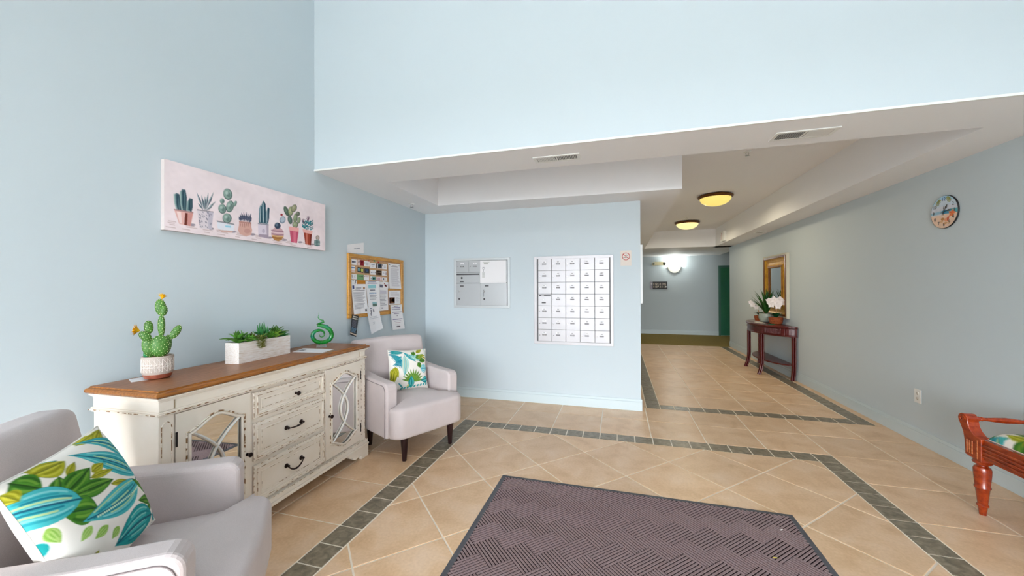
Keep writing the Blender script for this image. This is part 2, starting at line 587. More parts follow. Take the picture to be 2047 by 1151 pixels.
_tcache = {}
def text_mb(s, size, align='CENTER', depth=0.0004, bold=0.0):
    # lettering in the xz plane, front toward -y
    cu = bpy.data.curves.new('lettering', 'FONT')
    cu.body = s; cu.size = size; cu.align_x = align; cu.align_y = 'CENTER'
    cu.resolution_u = 2
    cu.offset = bold
    o = bpy.data.objects.new('lettering', cu)
    COL.objects.link(o)
    dg = bpy.context.evaluated_depsgraph_get()
    me = o.evaluated_get(dg).to_mesh()
    mb = MB()
    mb.add([(p.co.x, 0.0, p.co.y) for p in me.vertices], [tuple(q.vertices) for q in me.polygons])
    o.evaluated_get(dg).to_mesh_clear()
    bpy.data.objects.remove(o)
    bpy.data.curves.remove(cu)
    return mb
def moved(mb, dx=0, dy=0, dz=0, rot=None):
    M = TR(dx, dy, dz) @ (rot if rot is not None else Matrix.Identity(4))
    mb.v = [tuple(M @ Vector(p)) for p in mb.v]
    return mb

# ------------------------------------------------------------------ print painter (makes the colours of printed cloth, canvas and dials)
class Canvas:
    def __init__(self, w, h, col):
        self.w, self.h = w, h
        self.a = np.empty((h, w, 3), float)
        self.a[:] = col
        yy, xx = np.mgrid[0:h, 0:w]
        self.x = (xx + 0.5) / w
        self.y = (yy + 0.5) / h
        self.asp = w / h
    def _blend(self, mask, col, op):
        c = np.array(col, float)
        self.a[:] = self.a * (1 - mask[..., None] * op) + c * (mask[..., None] * op)
    def poly(self, pts, col, op=1.0, jit=0.0):
        pts = np.array(pts, float)
        if jit:
            pts = pts + rng.normal(0, jit, pts.shape)
        x, y = self.x, self.y
        sub = np.zeros_like(x)
        for sx, sy in ((-.25, -.25), (.25, -.25), (-.25, .25), (.25, .25)):
            X = x + sx / self.w; Y = y + sy / self.h
            ins = np.zeros(x.shape, bool)
            n = len(pts)
            for i in range(n):
                x0, y0 = pts[i]; x1, y1 = pts[(i + 1) % n]
                if y0 == y1:
                    continue
                c = ((y0 > Y) != (y1 > Y)) & (X < (x1 - x0) * (Y - y0) / (y1 - y0) + x0)
                ins ^= c
            sub += ins
        self._blend(sub / 4, col, op)
    def ell(self, c, r, col, rot=0.0, op=1.0):
        dx = self.x - c[0]; dy = (self.y - c[1])
        a = math.radians(rot)
        # work in a frame where both axes have the same unit
        dx = dx * self.asp
        u = (dx * math.cos(a) + dy * math.sin(a)) / (r[0] * self.asp); v = (-dx * math.sin(a) + dy * math.cos(a)) / r[1]
        d = np.sqrt(u * u + v * v)
        k = min(r[0] * self.w, r[1] * self.h)
        self._blend(np.clip((1 - d) * k + 0.5, 0, 1), col, op)
    def line(self, pts, wid, col, op=1.0):
        d = np.full(self.x.shape, 9.0)
        for (x0, y0), (x1, y1) in zip(pts[:-1], pts[1:]):
            ax, ay = (x1 - x0) * self.asp, y1 - y0
            px, py = (self.x - x0) * self.asp, self.y - y0
            L = ax * ax + ay * ay or 1e-9
            t = np.clip((px * ax + py * ay) / L, 0, 1)
            d = np.minimum(d, np.hypot(px - t * ax, py - t * ay))
        self._blend(np.clip((wid / 2 - d) * self.h + 0.5, 0, 1), col, op)
    def leafp(self, b, t, w, cols, vein=None, bend=0.0, stripes=6):
        # a painted leaf: body, lighter and darker strokes, midrib
        b = np.array(b, float); t = np.array(t, float)
        d = t - b
        L = math.hypot(d[0] * self.asp, d[1])
        n = np.array([-d[1] / self.asp, d[0] * self.asp]) / max(L, 1e-6)
        def P_(q, s):
            wv = math.sin(math.pi * q ** 0.8) * w * 0.5
            off = bend * L * math.sin(math.pi * q)
            return b + d * q + n * np.array([1, 1]) * (s * wv + off)
        qs = np.linspace(0, 1, 14)
        self.poly([P_(q, 1) for q in qs] + [P_(q, -1) for q in qs[::-1]], cols[0])
        for k in range(stripes):
            s = -0.8 + 1.6 * (k + 0.5) / stripes
            c = cols[1 + k % (len(cols) - 1)] if len(cols) > 1 else cols[0]
            q0, q1 = 0.12 + 0.2 * rng.random(), 0.6 + 0.3 * rng.random()
            self.line([tuple(P_(q, s)) for q in np.linspace(q0, q1, 6)], w * 0.55 / stripes, c, 0.75)
        if vein is not None:
            self.line([tuple(P_(q, 0)) for q in np.linspace(0, 0.95, 8)], max(0.005, w * 0.05), vein, 0.8)
            self.line([tuple(P_(q, 1)) for q in qs], 0.004, vein, 0.6)
    def wash(self, amt, cells=(9, 9)):
        g = rng.random((cells[1] + 1, cells[0] + 1))
        gx = self.x * cells[0]; gy = self.y * cells[1]
        i = np.clip(gx.astype(int), 0, cells[0] - 1); j = np.clip(gy.astype(int), 0, cells[1] - 1)
        fx, fy = gx - i, gy - j
        v = g[j, i] * (1 - fx) * (1 - fy) + g[j, i + 1] * fx * (1 - fy) + g[j + 1, i] * (1 - fx) * fy + g[j + 1, i + 1] * fx * fy
        self.a += ((v - 0.5) * 2 * amt)[..., None]
    def colours(self):
        c = np.clip(self.a / 255.0, 0, 1)
        return np.where(c <= 0.04045, c / 12.92, ((c + 0.055) / 1.055) ** 2.4)

def painted_mesh(name, canvas, fn, mat='painted', wrap=None):
    # grid of (w+1)x(h+1) points; fn(u, v arrays) -> xyz arrays; u to the right, v downward
    w, h = canvas.w, canvas.h
    vv, uu = np.mgrid[0:h + 1, 0:w + 1]
    X, Y, Z = fn(uu / w, vv / h)
    co = np.stack([X.ravel(), Y.ravel(), Z.ravel()], 1)
    r, c = np.mgrid[0:h, 0:w]
    a = (r * (w + 1) + c).ravel()
    faces = np.stack([a, a + w + 1, a + w + 2, a + 1], 1)
    me = bpy.data.meshes.new(name)
    me.vertices.add(len(co)); me.vertices.foreach_set('co', co.ravel().astype(np.float32))
    nf = len(faces)
    me.loops.add(nf * 4); me.loops.foreach_set('vertex_index', faces.ravel().astype(np.int32))
    me.polygons.add(nf)
    me.polygons.foreach_set('loop_start', np.arange(0, nf * 4, 4, dtype=np.int32))
    col = canvas.colours()
    pad = np.pad(col, ((0, 1), (0, 1), (0, 0)), 'edge')
    pad2 = np.pad(col, ((1, 0), (1, 0), (0, 0)), 'edge')
    vc = (pad + pad2) / 2
    at_ = me.color_attributes.new('paint', 'FLOAT_COLOR', 'POINT')
    rgba = np.ones((len(co), 4), np.float32)
    rgba[:, :3] = vc.reshape(-1, 3)
    at_.data.foreach_set('color', rgba.ravel())
    me.materials.append(MATS[mat])
    me.update(calc_edges=True)
    me.shade_smooth()
    me.validate()
    return me

def homog(src, dst):
    A = []
    for (x, y), (u, v) in zip(src, dst):
        A.append([x, y, 1, 0, 0, 0, -u * x, -u * y, -u]); A.append([0, 0, 0, x, y, 1, -v * x, -v * y, -v])
    _, _, vt = np.linalg.svd(np.array(A, float))
    return vt[-1].reshape(3, 3)
# ------------------------------------------------------------------ the room
T = 0.15
struct(ob('wall_left', bx(XL - T, XL, YREAR, YB + T, -0.1, ZH), 'wall_paint'))
struct(ob('wall_right', bx(XR, XR + T, YREAR, YC + 0.04, -0.1, ZH), 'wall_paint'))
struct(ob('wall_back', bx(XL, XH, YB, YB + T, -0.1, ZT + 0.06), 'wall_paint'))
struct(ob('wall_hall', bx(XH - T, XH, YB + T, YC + 0.04, -0.1, ZT + 0.06), 'wall_paint'))
struct(ob('wall_upper', bx(XL, XR, YU, YU + 0.2, ZS + 0.004, ZH), 'wall_paint'))
mb = MB()
mb.box(-2.2, XH, YC + 0.04, YC + 0.19, -0.1, ZT)
mb.box(-2.35, -2.2, YC + 0.04, YF + T, -0.1, ZT)
struct(ob('wall_corridor', mb, 'wall_paint'))
mb = MB()
mb.box(XR + T, 5.6, YC - 0.11, YC + 0.04, -0.1, ZT + 0.1)
mb.box(5.6, 5.75, YC - 0.11, YF + T, -0.1, ZT + 0.1)
struct(ob('wall_corridor', mb, 'wall_paint'))
DX0, DX1, DZ = 3.04, 3.95, 2.12      # green door
mb = MB()
mb.box(-2.35, DX0 - 0.06, YF, YF + T, -0.1, ZT + 0.1)
mb.box(DX1 + 0.06, 5.75, YF, YF + T, -0.1, ZT + 0.1)
mb.box(DX0 - 0.06, DX1 + 0.06, YF, YF + T, DZ + 0.06, ZT + 0.1)
struct(ob('wall_far', mb, 'wall_paint'))

# low ceiling with its L-shaped recess
mb = MB()
for (a, b, c, d) in ((XL, XR, YU + 0.003, 3.22), (XL, -2.18, 3.22, YB), (-2.18, 0.645, 4.29, YB), (XH, 0.645, YB, 10.33), (2.31, XR, 3.22, 10.62), (XH, 3.01, 10.33, 10.66), (-2.2, 3.01, 10.66, YF)):
    mb.box(a, b, c, d, ZS, ZT)
mb.box(-2.3, 2.45, 3.1, 10.5, ZT, ZT + 0.08)
mb.box(3.01, 5.6, 10.66, YF, ZT, ZT + 0.08)
struct(ob('ceiling', mb, 'ceiling_white'))
struct(ob('ceiling', bx(XL - T, XR + T, YREAR - T, YU + 0.2, ZH, ZH + 0.1), 'ceiling_white'))
struct(ob('trim_1', bx(XL, XR, YU - 0.006, YU + 0.012, ZS - 0.001, ZS + 0.014), 'white_gloss'))

# glazed entrance wall behind the viewer
mb = MB()
xs = [XL, UPWIN[0][0], UPWIN[0][1], UPWIN[1][0], UPWIN[1][1], UPWIN[2][0], UPWIN[2][1], XR]
for i in (0, 2, 4, 6):
    mb.box(xs[i], xs[i + 1], YREAR - T, YREAR, UPZ[0], UPZ[1])
xs = [XL, LOWIN[0][0], LOWIN[0][1], LOWIN[1][0], LOWIN[1][1], LOWIN[2][0], LOWIN[2][1], XR]
for i in (0, 2, 4, 6):
    mb.box(xs[i], xs[i + 1], YREAR - T, YREAR, -0.1, LOZ[1])
mb.box(XL, XR, YREAR - T, YREAR, LOZ[1], UPZ[0])
mb.box(XL, XR, YREAR - T, YREAR, UPZ[1], ZH)
mb.box(XL, XR, YREAR - T, YREAR, -0.1, LOZ[0])
struct(ob('wall_rear', mb, 'wall_paint'))
for k, ((a, b), (c, d)) in enumerate([(w, UPZ) for w in UPWIN] + [(w, LOZ) for w in LOWIN]):
    fr = MB()
    for (x0, x1, z0, z1) in ((a, a + 0.04, c, d), (b - 0.04, b, c, d), (a, b, c, c + 0.05), (a, b, d - 0.05, d), ((a + b) / 2 - 0.02, (a + b) / 2 + 0.02, c, d)):
        fr.box(x0, x1, YREAR - 0.12, YREAR - 0.04, z0, z1)
    w = struct(ob('window_%d' % (k + 1), fr, 'alu_frame'))
    ob('pane', bx(a + 0.04, b - 0.04, YREAR - 0.09, YREAR - 0.085, c + 0.05, d - 0.05), 'window_glass', w)

struct(ob('ground', bx(-40, 40, -60, YREAR - T, -0.3, -0.14), 'pavement'))  # unseen outdoor plane, added to cut light rising onto the upper wall

# baseboards: a thick board with a thin cap
def baseboard(name, axis, at, lo, hi, sgn):
    mb = MB()
    for t, z0, z1 in ((0.014, 0.0, 0.107), (0.009, 0.107, 0.138)):
        a, b = (at, at + sgn * t) if sgn > 0 else (at + sgn * t, at)
        if axis == 'x':
            mb.box(a, b, lo, hi, z0, z1)
        else:
            mb.box(lo, hi, a, b, z0, z1)
    return struct(ob(name, mb, 'trim_paint', bevel=0.003))
baseboard('baseboard_left', 'x', XL, YREAR, YB - 0.014, 1)
baseboard('baseboard_right', 'x', XR, YREAR, YC + 0.04, -1)
baseboard('baseboard_back', 'y', YB, XL, XH + 0.014, -1)
baseboard('baseboard_hall', 'x', XH, YB, YC + 0.04, 1)
baseboard('baseboard_far', 'y', YF, -2.2, DX0 - 0.06, -1)

# green door at the end of the hall
d = struct(ob('door_1', bx(DX0, DX1, YF + 0.03, YF + 0.075, 0.005, DZ), 'door_green'))
fr = MB()
fr.box(DX0 - 0.06, DX0, YF - 0.012, YF + 0.1, 0, DZ + 0.06)
fr.box(DX1, DX1 + 0.06, YF - 0.012, YF + 0.1, 0, DZ + 0.06)
fr.box(DX0, DX1, YF - 0.012, YF + 0.1, DZ, DZ + 0.06)
ob('door_frame', fr, 'door_frame_green', d)
ob('threshold', bx(DX0, DX1, YF - 0.02, YF + 0.03, 0, 0.012), 'silver_bead', d)
for (x0, x1, z0, z1) in ((0.12, 0.42, 0.25, 0.95), (0.49, 0.79, 0.25, 0.95), (0.12, 0.42, 1.15, 1.95), (0.49, 0.79, 1.15, 1.95)):
    ob('door_panel', bx(DX0 + x0, DX0 + x1, YF + 0.022, YF + 0.031, z0, z1), 'door_green', d, bevel=0.004)
ob('door_handle', MB().ellipsoid((DX1 - 0.07, YF - 0.01, 1.0), (0.03, 0.03, 0.03)), 'brass', d, smooth=40)

# ------------------------------------------------------------------ tiled floor
floor = struct(ob('floor', bx(-2.75, 5.75, YREAR - T, YF + T, -0.12, -0.0035), 'grout'))
G, TT, TB = 0.0052, 0.0, -0.0034        # half joint, tile top, tile underside
PT = 0.4905
def tile_mesh(poly):
    # poly already inset; small bevelled edge
    n = len(poly)
    cx = sum(p[0] for p in poly) / n; cy = sum(p[1] for p in poly) / n
    v = [(x, y, TB) for x, y in poly]
    v += [(x, y, TT - 0.0012) for x, y in poly]
    top = []
    for x, y in poly:
        L = math.hypot(x - cx, y - cy) or 1
        top.append((x - (x - cx) / L * 0.002, y - (y - cy) / L * 0.002, TT))
    v += top
    f = [tuple(range(2 * n, 3 * n))]
    for i in range(n):
        j = (i + 1) % n
        f += [(i, j, n + j, n + i), (n + i, n + j, 2 * n + j, 2 * n + i)]
    return MB().add(v, f)
def clip(poly, x0, x1, y0, y1):
    for ax, lim, sg in ((0, x0, 1), (0, x1, -1), (1, y0, 1), (1, y1, -1)):
        out = []
        for i in range(len(poly)):
            a, b = poly[i - 1], poly[i]
            da, db = (a[ax] - lim) * sg, (b[ax] - lim) * sg
            if (da >= 0) != (db >= 0):
                t = da / (da - db)
                out.append((a[0] + (b[0] - a[0]) * t, a[1] + (b[1] - a[1]) * t))
            if db >= 0:
                out.append(b)
        poly = out
        if len(poly) < 3:
            return []
    res = []
    for p in poly:
        if not res or math.hypot(p[0] - res[-1][0], p[1] - res[-1][1]) > 1e-4:
            res.append(p)
    if len(res) > 2 and math.hypot(res[0][0] - res[-1][0], res[0][1] - res[-1][1]) < 1e-4:
        res.pop()
    return res
def area(p):
    return abs(sum(p[i - 1][0] * p[i][1] - p[i][0] * p[i - 1][1] for i in range(len(p)))) / 2
_tm = {}
def put_tile(poly, mat, name):
    if len(poly) < 3 or area(poly) < 4e-4:
        return
    s = sum(poly[i - 1][0] * poly[i][1] - poly[i][0] * poly[i - 1][1] for i in range(len(poly)))
    if s < 0:
        poly = poly[::-1]
    cx = sum(p[0] for p in poly) / len(poly); cy = sum(p[1] for p in poly) / len(poly)
    loc = [(x - cx, y - cy) for x, y in poly]
    k0 = min(range(len(loc)), key=lambda i: (round(loc[i][0], 3), round(loc[i][1], 3)))
    loc = loc[k0:] + loc[:k0]
    key = (mat,) + tuple((round(x, 3), round(y, 3)) for x, y in loc)
    if key not in _tm:
        _tm[key] = tile_mesh(loc).mesh(name)
    o = ob(name, _tm[key], mat, floor)
    o.location = (cx, cy, 0)
def rect_tiles(x0, x1, y0, y1, ox, oy, pitch, mat, name):
    i0, i1 = math.floor((x0 - ox) / pitch + 1e-6), math.ceil((x1 - ox) / pitch - 1e-6)
    j0, j1 = math.floor((y0 - oy) / pitch + 1e-6), math.ceil((y1 - oy) / pitch - 1e-6)
    for i in range(i0, i1):
        for j in range(j0, j1):
            a, b = max(x0, ox + i * pitch), min(x1, ox + (i + 1) * pitch)
            c, d_ = max(y0, oy + j * pitch), min(y1, oy + (j + 1) * pitch)
            if b - a > 0.025 and d_ - c > 0.025:
                put_tile([(a + G, c + G), (b - G, c + G), (b - G, d_ - G), (a + G, d_ - G)], mat, name)
YN = -0.6        # tiles are laid one by one from here on; behind the viewer the bed stays plain
BX0, BX1, BY = -1.663, 1.775, 3.912
IX0, IX1, IY = -1.497, 1.619, 3.751
PB = PT / 3
# diagonal field
H = 0.3485
for i in range(-6, 14):
    for j in range(-4, 16):
        if (i + j) % 2:
            continue
        cx, cy = -0.995 + H * i, 3.408 - H * j + H
        k = H - G * 1.42
        p = clip([(cx + k, cy), (cx, cy + k), (cx - k, cy), (cx, cy - k)], IX0 + G, IX1 - G, YN, IY - G)
        put_tile(p, 'tile_tan', 'floor_tile')
# grey border round the field
rect_tiles(BX0, IX0, YN, BY, BX0, BY - 40 * PB, PB + 0.00001, 'tile_grey', 'border_tile')
rect_tiles(IX1, BX1, YN, BY, IX1, BY - 40 * PB, PB + 0.00001, 'tile_grey', 'border_tile')
nb = 19
pbx = (IX1 - IX0) / nb
for i in range(nb):
    put_tile([(IX0 + i * pbx + G, IY + G), (IX0 + (i + 1) * pbx - G, IY + G), (IX0 + (i + 1) * pbx - G, BY - G), (IX0 + i * pbx + G, BY - G)], 'tile_grey', 'border_tile')
# straight-laid tiles outside it
rect_tiles(XL, BX0, YN, YB, BX0 - 2 * PT, BY - 10 * PT, PT, 'tile_tan', 'floor_tile')
rect_tiles(BX1, XR, YN, 4.885, BX1, BY - 10 * PT, PT, 'tile_tan', 'floor_tile')
PX7 = (BX1 - BX0) / 7
for j, (c, d_) in enumerate(((BY, BY + PT), (BY + PT, 4.885))):
    for i in range(7):
        a = BX0 + i * PX7
        put_tile([(a + G, c + G), (a + PX7 - G, c + G), (a + PX7 - G, min(d_, YB if a + PX7 < XH else d_) - G), (a + G, min(d_, YB if a + PX7 < XH else d_) - G)], 'tile_tan', 'floor_tile')
# hall: grey border and straight field
HX0, HX1 = 0.32, 2.615
rect_tiles(HX0, HX0 + PB, 4.885, YC - 0.06, HX0, 4.885, PB + 0.00001, 'tile_grey', 'border_tile')
rect_tiles(HX1 - PB, HX1, 4.885, YC - 0.06, HX1 - PB, 4.885, PB + 0.00001, 'tile_grey', 'border_tile')
rect_tiles(HX0 + PB, HX1 - PB, 4.885, 4.885 + PB, HX0 + PB, 4.885, (HX1 - HX0 - 2 * PB) / 12 + 0.00001, 'tile_grey', 'border_tile')
rect_tiles(HX0 + PB, HX1 - PB, 4.885 + PB, YC - 0.06, HX0 + PB, 4.885 + PB, PT, 'tile_tan', 'floor_tile')
rect_tiles(HX1, XR, 4.885, YC - 0.06, HX1, 4.885, PT, 'tile_tan', 'floor_tile')
rect_tiles(XH, HX0, 4.885, YC - 0.06, HX0 - PT, 4.885, PT, 'tile_tan', 'floor_tile')

mb = MB().box(XH, XR, YC - 0.06, YC + 0.19, -0.003, 0.006)
mb.box(-2.2, 5.6, YC + 0.19, YF, -0.003, 0.006)
struct(ob('floor', mb, 'carpet_olive'))
# ------------------------------------------------------------------ distressed sideboard against the left wall
SBX, SBY, SBR = -2.537, 1.207, 92.15
sb = thing('sideboard', 'long cream distressed sideboard with brown wooden top and mirrored doors', 'sideboard', (SBX, SBY, 0), SBR)
L_, D_ = 1.63, 0.48
ob('body', bx(0.032, 1.598, -0.437, -0.012, 0.13, 0.945), 'cream', sb, bevel=0.002)
# wooden top: rounded lower edge, stepped upper field
prof = [(-0.024, 0.942), (-0.006, 0.945), (0.0, 0.953), (-0.002, 0.961), (-0.01, 0.967), (-0.022, 0.9685), (-0.024, 0.9745)]
def top_ring(o, i):
    return [(0 - o, 0.0), (0 - o, -D_ - o), (L_ + o, -D_ - o), (L_ + o, 0.0)]
mb = MB()
rows = []
for o_, z in prof:
    rows.append([(-o_, 0.0, z), (-o_, -D_ - o_, z), (L_ + o_, -D_ - o_, z), (L_ + o_, 0.0, z)])
v = [p for r_ in rows for p in r_]
f = []
for k in range(len(rows) - 1):
    for i in range(4):
        j = (i + 1) % 4
        f.append((k * 4 + j, k * 4 + i, (k + 1) * 4 + i, (k + 1) * 4 + j)[::-1])
f.append((0, 1, 2, 3)[::-1])
tp = ob('top', MB().add(v, f), 'wood_edge', sb)
e = -prof[-1][0]
ob('top_panel', bx(e, L_ - e, -D_ + e, 0.0, 0.968, 0.975), 'wood_top', tp, bevel=0.0015)
# crown under the top
mb = MB()
for o_, z0, z1 in ((0.004, 0.918, 0.926), (0.012, 0.926, 0.933), (0.02, 0.933, 0.942)):
    mb.box(0.03 - o_, 1.60 + o_, -0.45 - o_, -0.012, z0, z1)
ob('crown_moulding', mb, 'cream', sb, bevel=0.003)
fz = ob('frieze', bx(0.03, 1.60, -0.447, -0.012, 0.872, 0.93), 'cream', sb)
for x in (0.0945, 1.5335):
    ob('frieze_groove', bx(x, x + 0.005, -0.4495, -0.446, 0.874, 0.918), 'cream_groove', fz)
for x0, x1 in ((0.027, 0.0935), (1.5395, 1.603)):
    ob('frieze_block', bx(x0, x1, -0.4515, -0.44, 0.874, 0.92), 'cream', fz, bevel=0.002)
# worn waist bead round three sides
mb = MB()
for o_, z0, z1 in ((0.018, 0.858, 0.866), (0.012, 0.866, 0.873), (0.01, 0.85, 0.858)):
    mb.box(0.03 - o_, 1.60 + o_, -0.45 - o_, -0.012, z0, z1)
wl = ob('waist_moulding', mb, 'cream', sb, bevel=0.003)
ob('worn_edge', MB().tube([(0.0125, -0.012 - 0.456 * k / 10, 0.8625) for k in range(11)] + [(0.0125 + 1.605 * k / 40, -0.4678, 0.8625) for k in range(1, 41)] + [(1.6178, -0.4678 + 0.456 * k / 10, 0.8625) for k in range(1, 11)], 0.0026, 6), 'cream_worn', wl)
# corner pilasters with arched bead
for x0, x1 in ((0.026, 0.094), (1.536, 1.604)):
    p = ob('pilaster', bx(x0, x1, -0.452, -0.40, 0.15, 0.851), 'cream', sb, bevel=0.003)
    xc = (x0 + x1) / 2
    pts = [(xc - 0.022, -0.4525, 0.2)] + [(xc + 0.022 * math.cos(math.radians(a)), -0.4525, 0.79 + 0.03 * math.sin(math.radians(a))) for a in range(180, -1, -20)] + [(xc + 0.022, -0.4525, 0.2)]
    ob('arch_bead', MB().tube(pts, 0.0022, 6), 'cream_worn', p, smooth=60)
# base moulding and bracket feet
mb = MB()
mb.box(0.012, 1.618, -0.468, -0.012, 0.118, 0.15)
mb.box(0.004, 1.626, -0.476, -0.012, 0.098, 0.118)
bm_ = ob('base_moulding', mb, 'cream', sb, bevel=0.004)
ob('worn_edge', MB().tube([(0.012 + 1.606 * k / 40, -0.4675, 0.149) for k in range(41)], 0.0018, 5), 'cream_worn', bm_)
mb = MB()
prof_f = [(0.008, 0.1), (0.008, 0.0), (0.10, 0.0)] + [(0.118 + 0.018 * math.cos(math.radians(a)), 0.022 + 0.018 * math.sin(math.radians(a))) for a in (210, 160, 110, 60)] + [(0.16, 0.03), (0.19, 0.03), (0.21, 0.045), (0.225, 0.062), (0.25, 0.066), (0.27, 0.085), (0.29, 0.1)]
for sgn, x in ((1, 0.0), (-1, L_)):
    foot = MB().prism([(x + sgn * a, b) for a, b in prof_f], -0.470, -0.445, 'y')
    ft = ob('foot', foot, 'cream', sb)
    xs_ = (0.008, 0.03) if sgn > 0 else (L_ - 0.03, L_ - 0.008)
    ob('foot_return', MB().prism([(-0.445, 0.1), (-0.445, 0.0), (-0.34, 0.0), (-0.32, 0.03), (-0.27, 0.06), (-0.24, 0.1)], xs_[0], xs_[1], 'x'), 'cream', ft)
    ob('rear_foot', bx(xs_[0], xs_[1] + (0.02 if sgn > 0 else 0), -0.08, -0.012, 0, 0.1), 'cream', ft)
# doors: cathedral opening, mirror, crossing fretwork, knob, hinges
def door(x0, x1, knob_left):
    z0, z1 = 0.163, 0.845
    d = ob('door', bx(x0 + 0.02, x1 - 0.02, -0.4425, -0.437, z0 + 0.02, z1 - 0.02), 'cream_groove', sb)
    a, b = x0 + 0.062, x1 - 0.052
    w = (b - a) / 2
    xc = (a + b) / 2
    zb, zt, rise = 0.272, 0.725, 0.058
    N = 40
    def topz(s):     # s -1..1
        q = abs(s)
        return zt + rise * (1 - 3 * q ** 2 + 2 * q ** 3) ** 0.9
    inner, outer = [], []
    for i in range(N + 1):
        s = 1 - 2 * i / N
        inner.append((xc + s * w, topz(s))); outer.append((x0 + (x1 - x0) * (s + 1) / 2, z1))
    for i in range(1, 9):
        q = i / 9
        inner.append((a, zt + (zb - zt) * q)); outer.append((x0, z1 + (z0 - z1) * q))
    for i in range(N + 1):
        s = -1 + 2 * i / N
        inner.append((xc + s * w, 2 * zb - (topz(s) - zt + zb) )); outer.append((x0 + (x1 - x0) * (s + 1) / 2, z0))
    for i in range(1, 9):
        q = i / 9
        inner.append((b, zb + (zt - zb) * q)); outer.append((x1, z0 + (z1 - z0) * q))
    ob('door_frame', MB().ring(outer[::-1], inner[::-1], -0.4545, -0.4385), 'cream', d)
    pts = [(x, -0.4555, z) for x, z in inner]
    ob('opening_bead', MB().tube(pts, 0.0075, 8, closed=True), 'cream', d, smooth=60)
    big = [((x - xc) * 1.1 + xc, -0.455, (z - 0.5) * 1.045 + 0.5) for x, z in inner]
    ob('opening_moulding', MB().tube(big, 0.0045, 6, closed=True), 'cream_worn', d, smooth=60)
    ob('mirror', MB().prism([(x, z) for x, z in inner], -0.4440, -0.4428, 'y'), 'mirror_glass', d)
    for sg in (-1, 1):
        arcp = []
        for i in range(25):
            q = -1 + 2 * i / 24
            arcp.append((xc + sg * (w * 0.96 - (w * 1.25) * (1 - abs(q) ** 1.9)), 0, 0.4985 + q * (0.233 + 0.0)))
        for off, rr, yy in ((0.0, 0.0085, -0.450), (0.0, 0.0040, -0.4565)):
            ob('fretwork', MB().tube([(x, yy, z) for x, _, z in arcp], rr, 6), 'cream' if rr > 0.005 else 'white_gloss', d, smooth=60)
    kx = x0 + 0.035 if knob_left else x1 - 0.022
    kn = MB()
    kn.lathe([(0.009, 0), (0.009, 0.004), (0.004, 0.006), (0.004, 0.016), (0.012, 0.02), (0.0145, 0.027), (0.011, 0.033), (0.0005, 0.036)], 14, TR(kx, -0.4545, 0.488) @ RX(90))
    ob('knob', kn, 'bronze', d, smooth=50)
    hx = x1 - 0.001 if knob_left else x0 + 0.001
    for z in (0.27, 0.72):
        ob('hinge', MB().lathe([(0.0045, -0.036), (0.0045, 0.036)], 10, TR(hx, -0.456, z)), 'dark_iron', d, smooth=50)
door(0.10, 0.499, False)
door(1.121, 1.537, True)
for x in (0.502, 1.1085):
    ob('stile', bx(x, x + 0.012 if x > 1 else x + 0.016, -0.445, -0.43, 0.15, 0.85), 'cream', sb)
# drawers
def drawer(z0, z1, kind):
    x0, x1 = 0.521, 1.106
    d = ob('drawer', bx(x0, x1, -0.455, -0.437, z0, z1), 'cream', sb, bevel=0.003)
    def worn(i, y):
        pts = []
        c4 = [(x0 + i, z0 + i), (x1 - i, z0 + i), (x1 - i, z1 - i), (x0 + i, z1 - i)]
        for k in range(4):
            a, b = c4[k], c4[(k + 1) % 4]
            pts += [(a[0] + (b[0] - a[0]) * j / 6, y, a[1] + (b[1] - a[1]) * j / 6) for j in range(6)]
        ob('worn_edge', MB().tube(pts, 0.0019, 5, closed=True), 'cream_worn', d)
    def frame(i, w, h, mat):
        r1, r2 = [(x0 + i, z0 + i), (x1 - i, z0 + i), (x1 - i, z1 - i), (x0 + i, z1 - i)], [(x0 + i + w, z0 + i + w), (x1 - i - w, z0 + i + w), (x1 - i - w, z1 - i - w), (x0 + i + w, z1 - i - w)]
        return ob('drawer_moulding', MB().ring(r1, r2, -0.455 - h, -0.454), mat, d, bevel=0.002)
    frame(0.018, 0.009, 0.008, 'cream')
    frame(0.027, 0.012, 0.004, 'cream')
    frame(0.046, 0.006, 0.004, 'cream')
    worn(0.019, -0.4625)
    worn(0.052, -0.4575)
    worn(0.0015, -0.4545)
    zc = (z0 + z1) / 2
    if kind == 'knob':
        ob('knob', MB().lathe([(0.009, 0), (0.009, 0.004), (0.004, 0.006), (0.004, 0.016), (0.013, 0.02), (0.016, 0.027), (0.012, 0.033), (0.0005, 0.036)], 14, TR(0.834, -0.455, zc - 0.004) @ RX(90)), 'bronze', d, smooth=50)
    else:
        drop = 0.004 if kind == 'straight' else 0.04
        out = 0.034 if kind == 'straight' else 0.022
        zz = zc + (0.006 if kind == 'straight' else 0.014)
        h_ = MB()
        for x in (0.757, 0.881):
            h_.lathe([(0.015, 0), (0.015, 0.004), (0.008, 0.008), (0.006, 0.016), (0.009, 0.02), (0.006, 0.026), (0.0005, 0.028)], 12, TR(x, -0.455, zz) @ RX(90))
        n = 14
        pts = []
        for i in range(n + 1):
            q = i / n
            s = math.sin(math.pi * q) ** 0.6
            pts.append((0.757 + 0.124 * q, -0.475 - (out - 0.02) * s, zz - drop * s))
        rr = [0.0035 + 0.002 * math.sin(math.pi * i / n) for i in range(n + 1)]
        h_.tube(pts, rr, 8)
        h_.ellipsoid((0.819, -0.455 - out, zz - drop), (0.01, 0.007, 0.007), 10, 8)
        ob('handle', h_, 'bronze', d, smooth=50)
drawer(0.680, 0.834, 'knob')
drawer(0.424, 0.651, 'straight')
drawer(0.165, 0.396, 'drop')

def sbw(u, d, z=0.975):
    t = math.radians(2.15)
    return (SBX + u * -math.sin(t) + d * math.cos(t), SBY + u * math.cos(t) + d * math.sin(t), z)

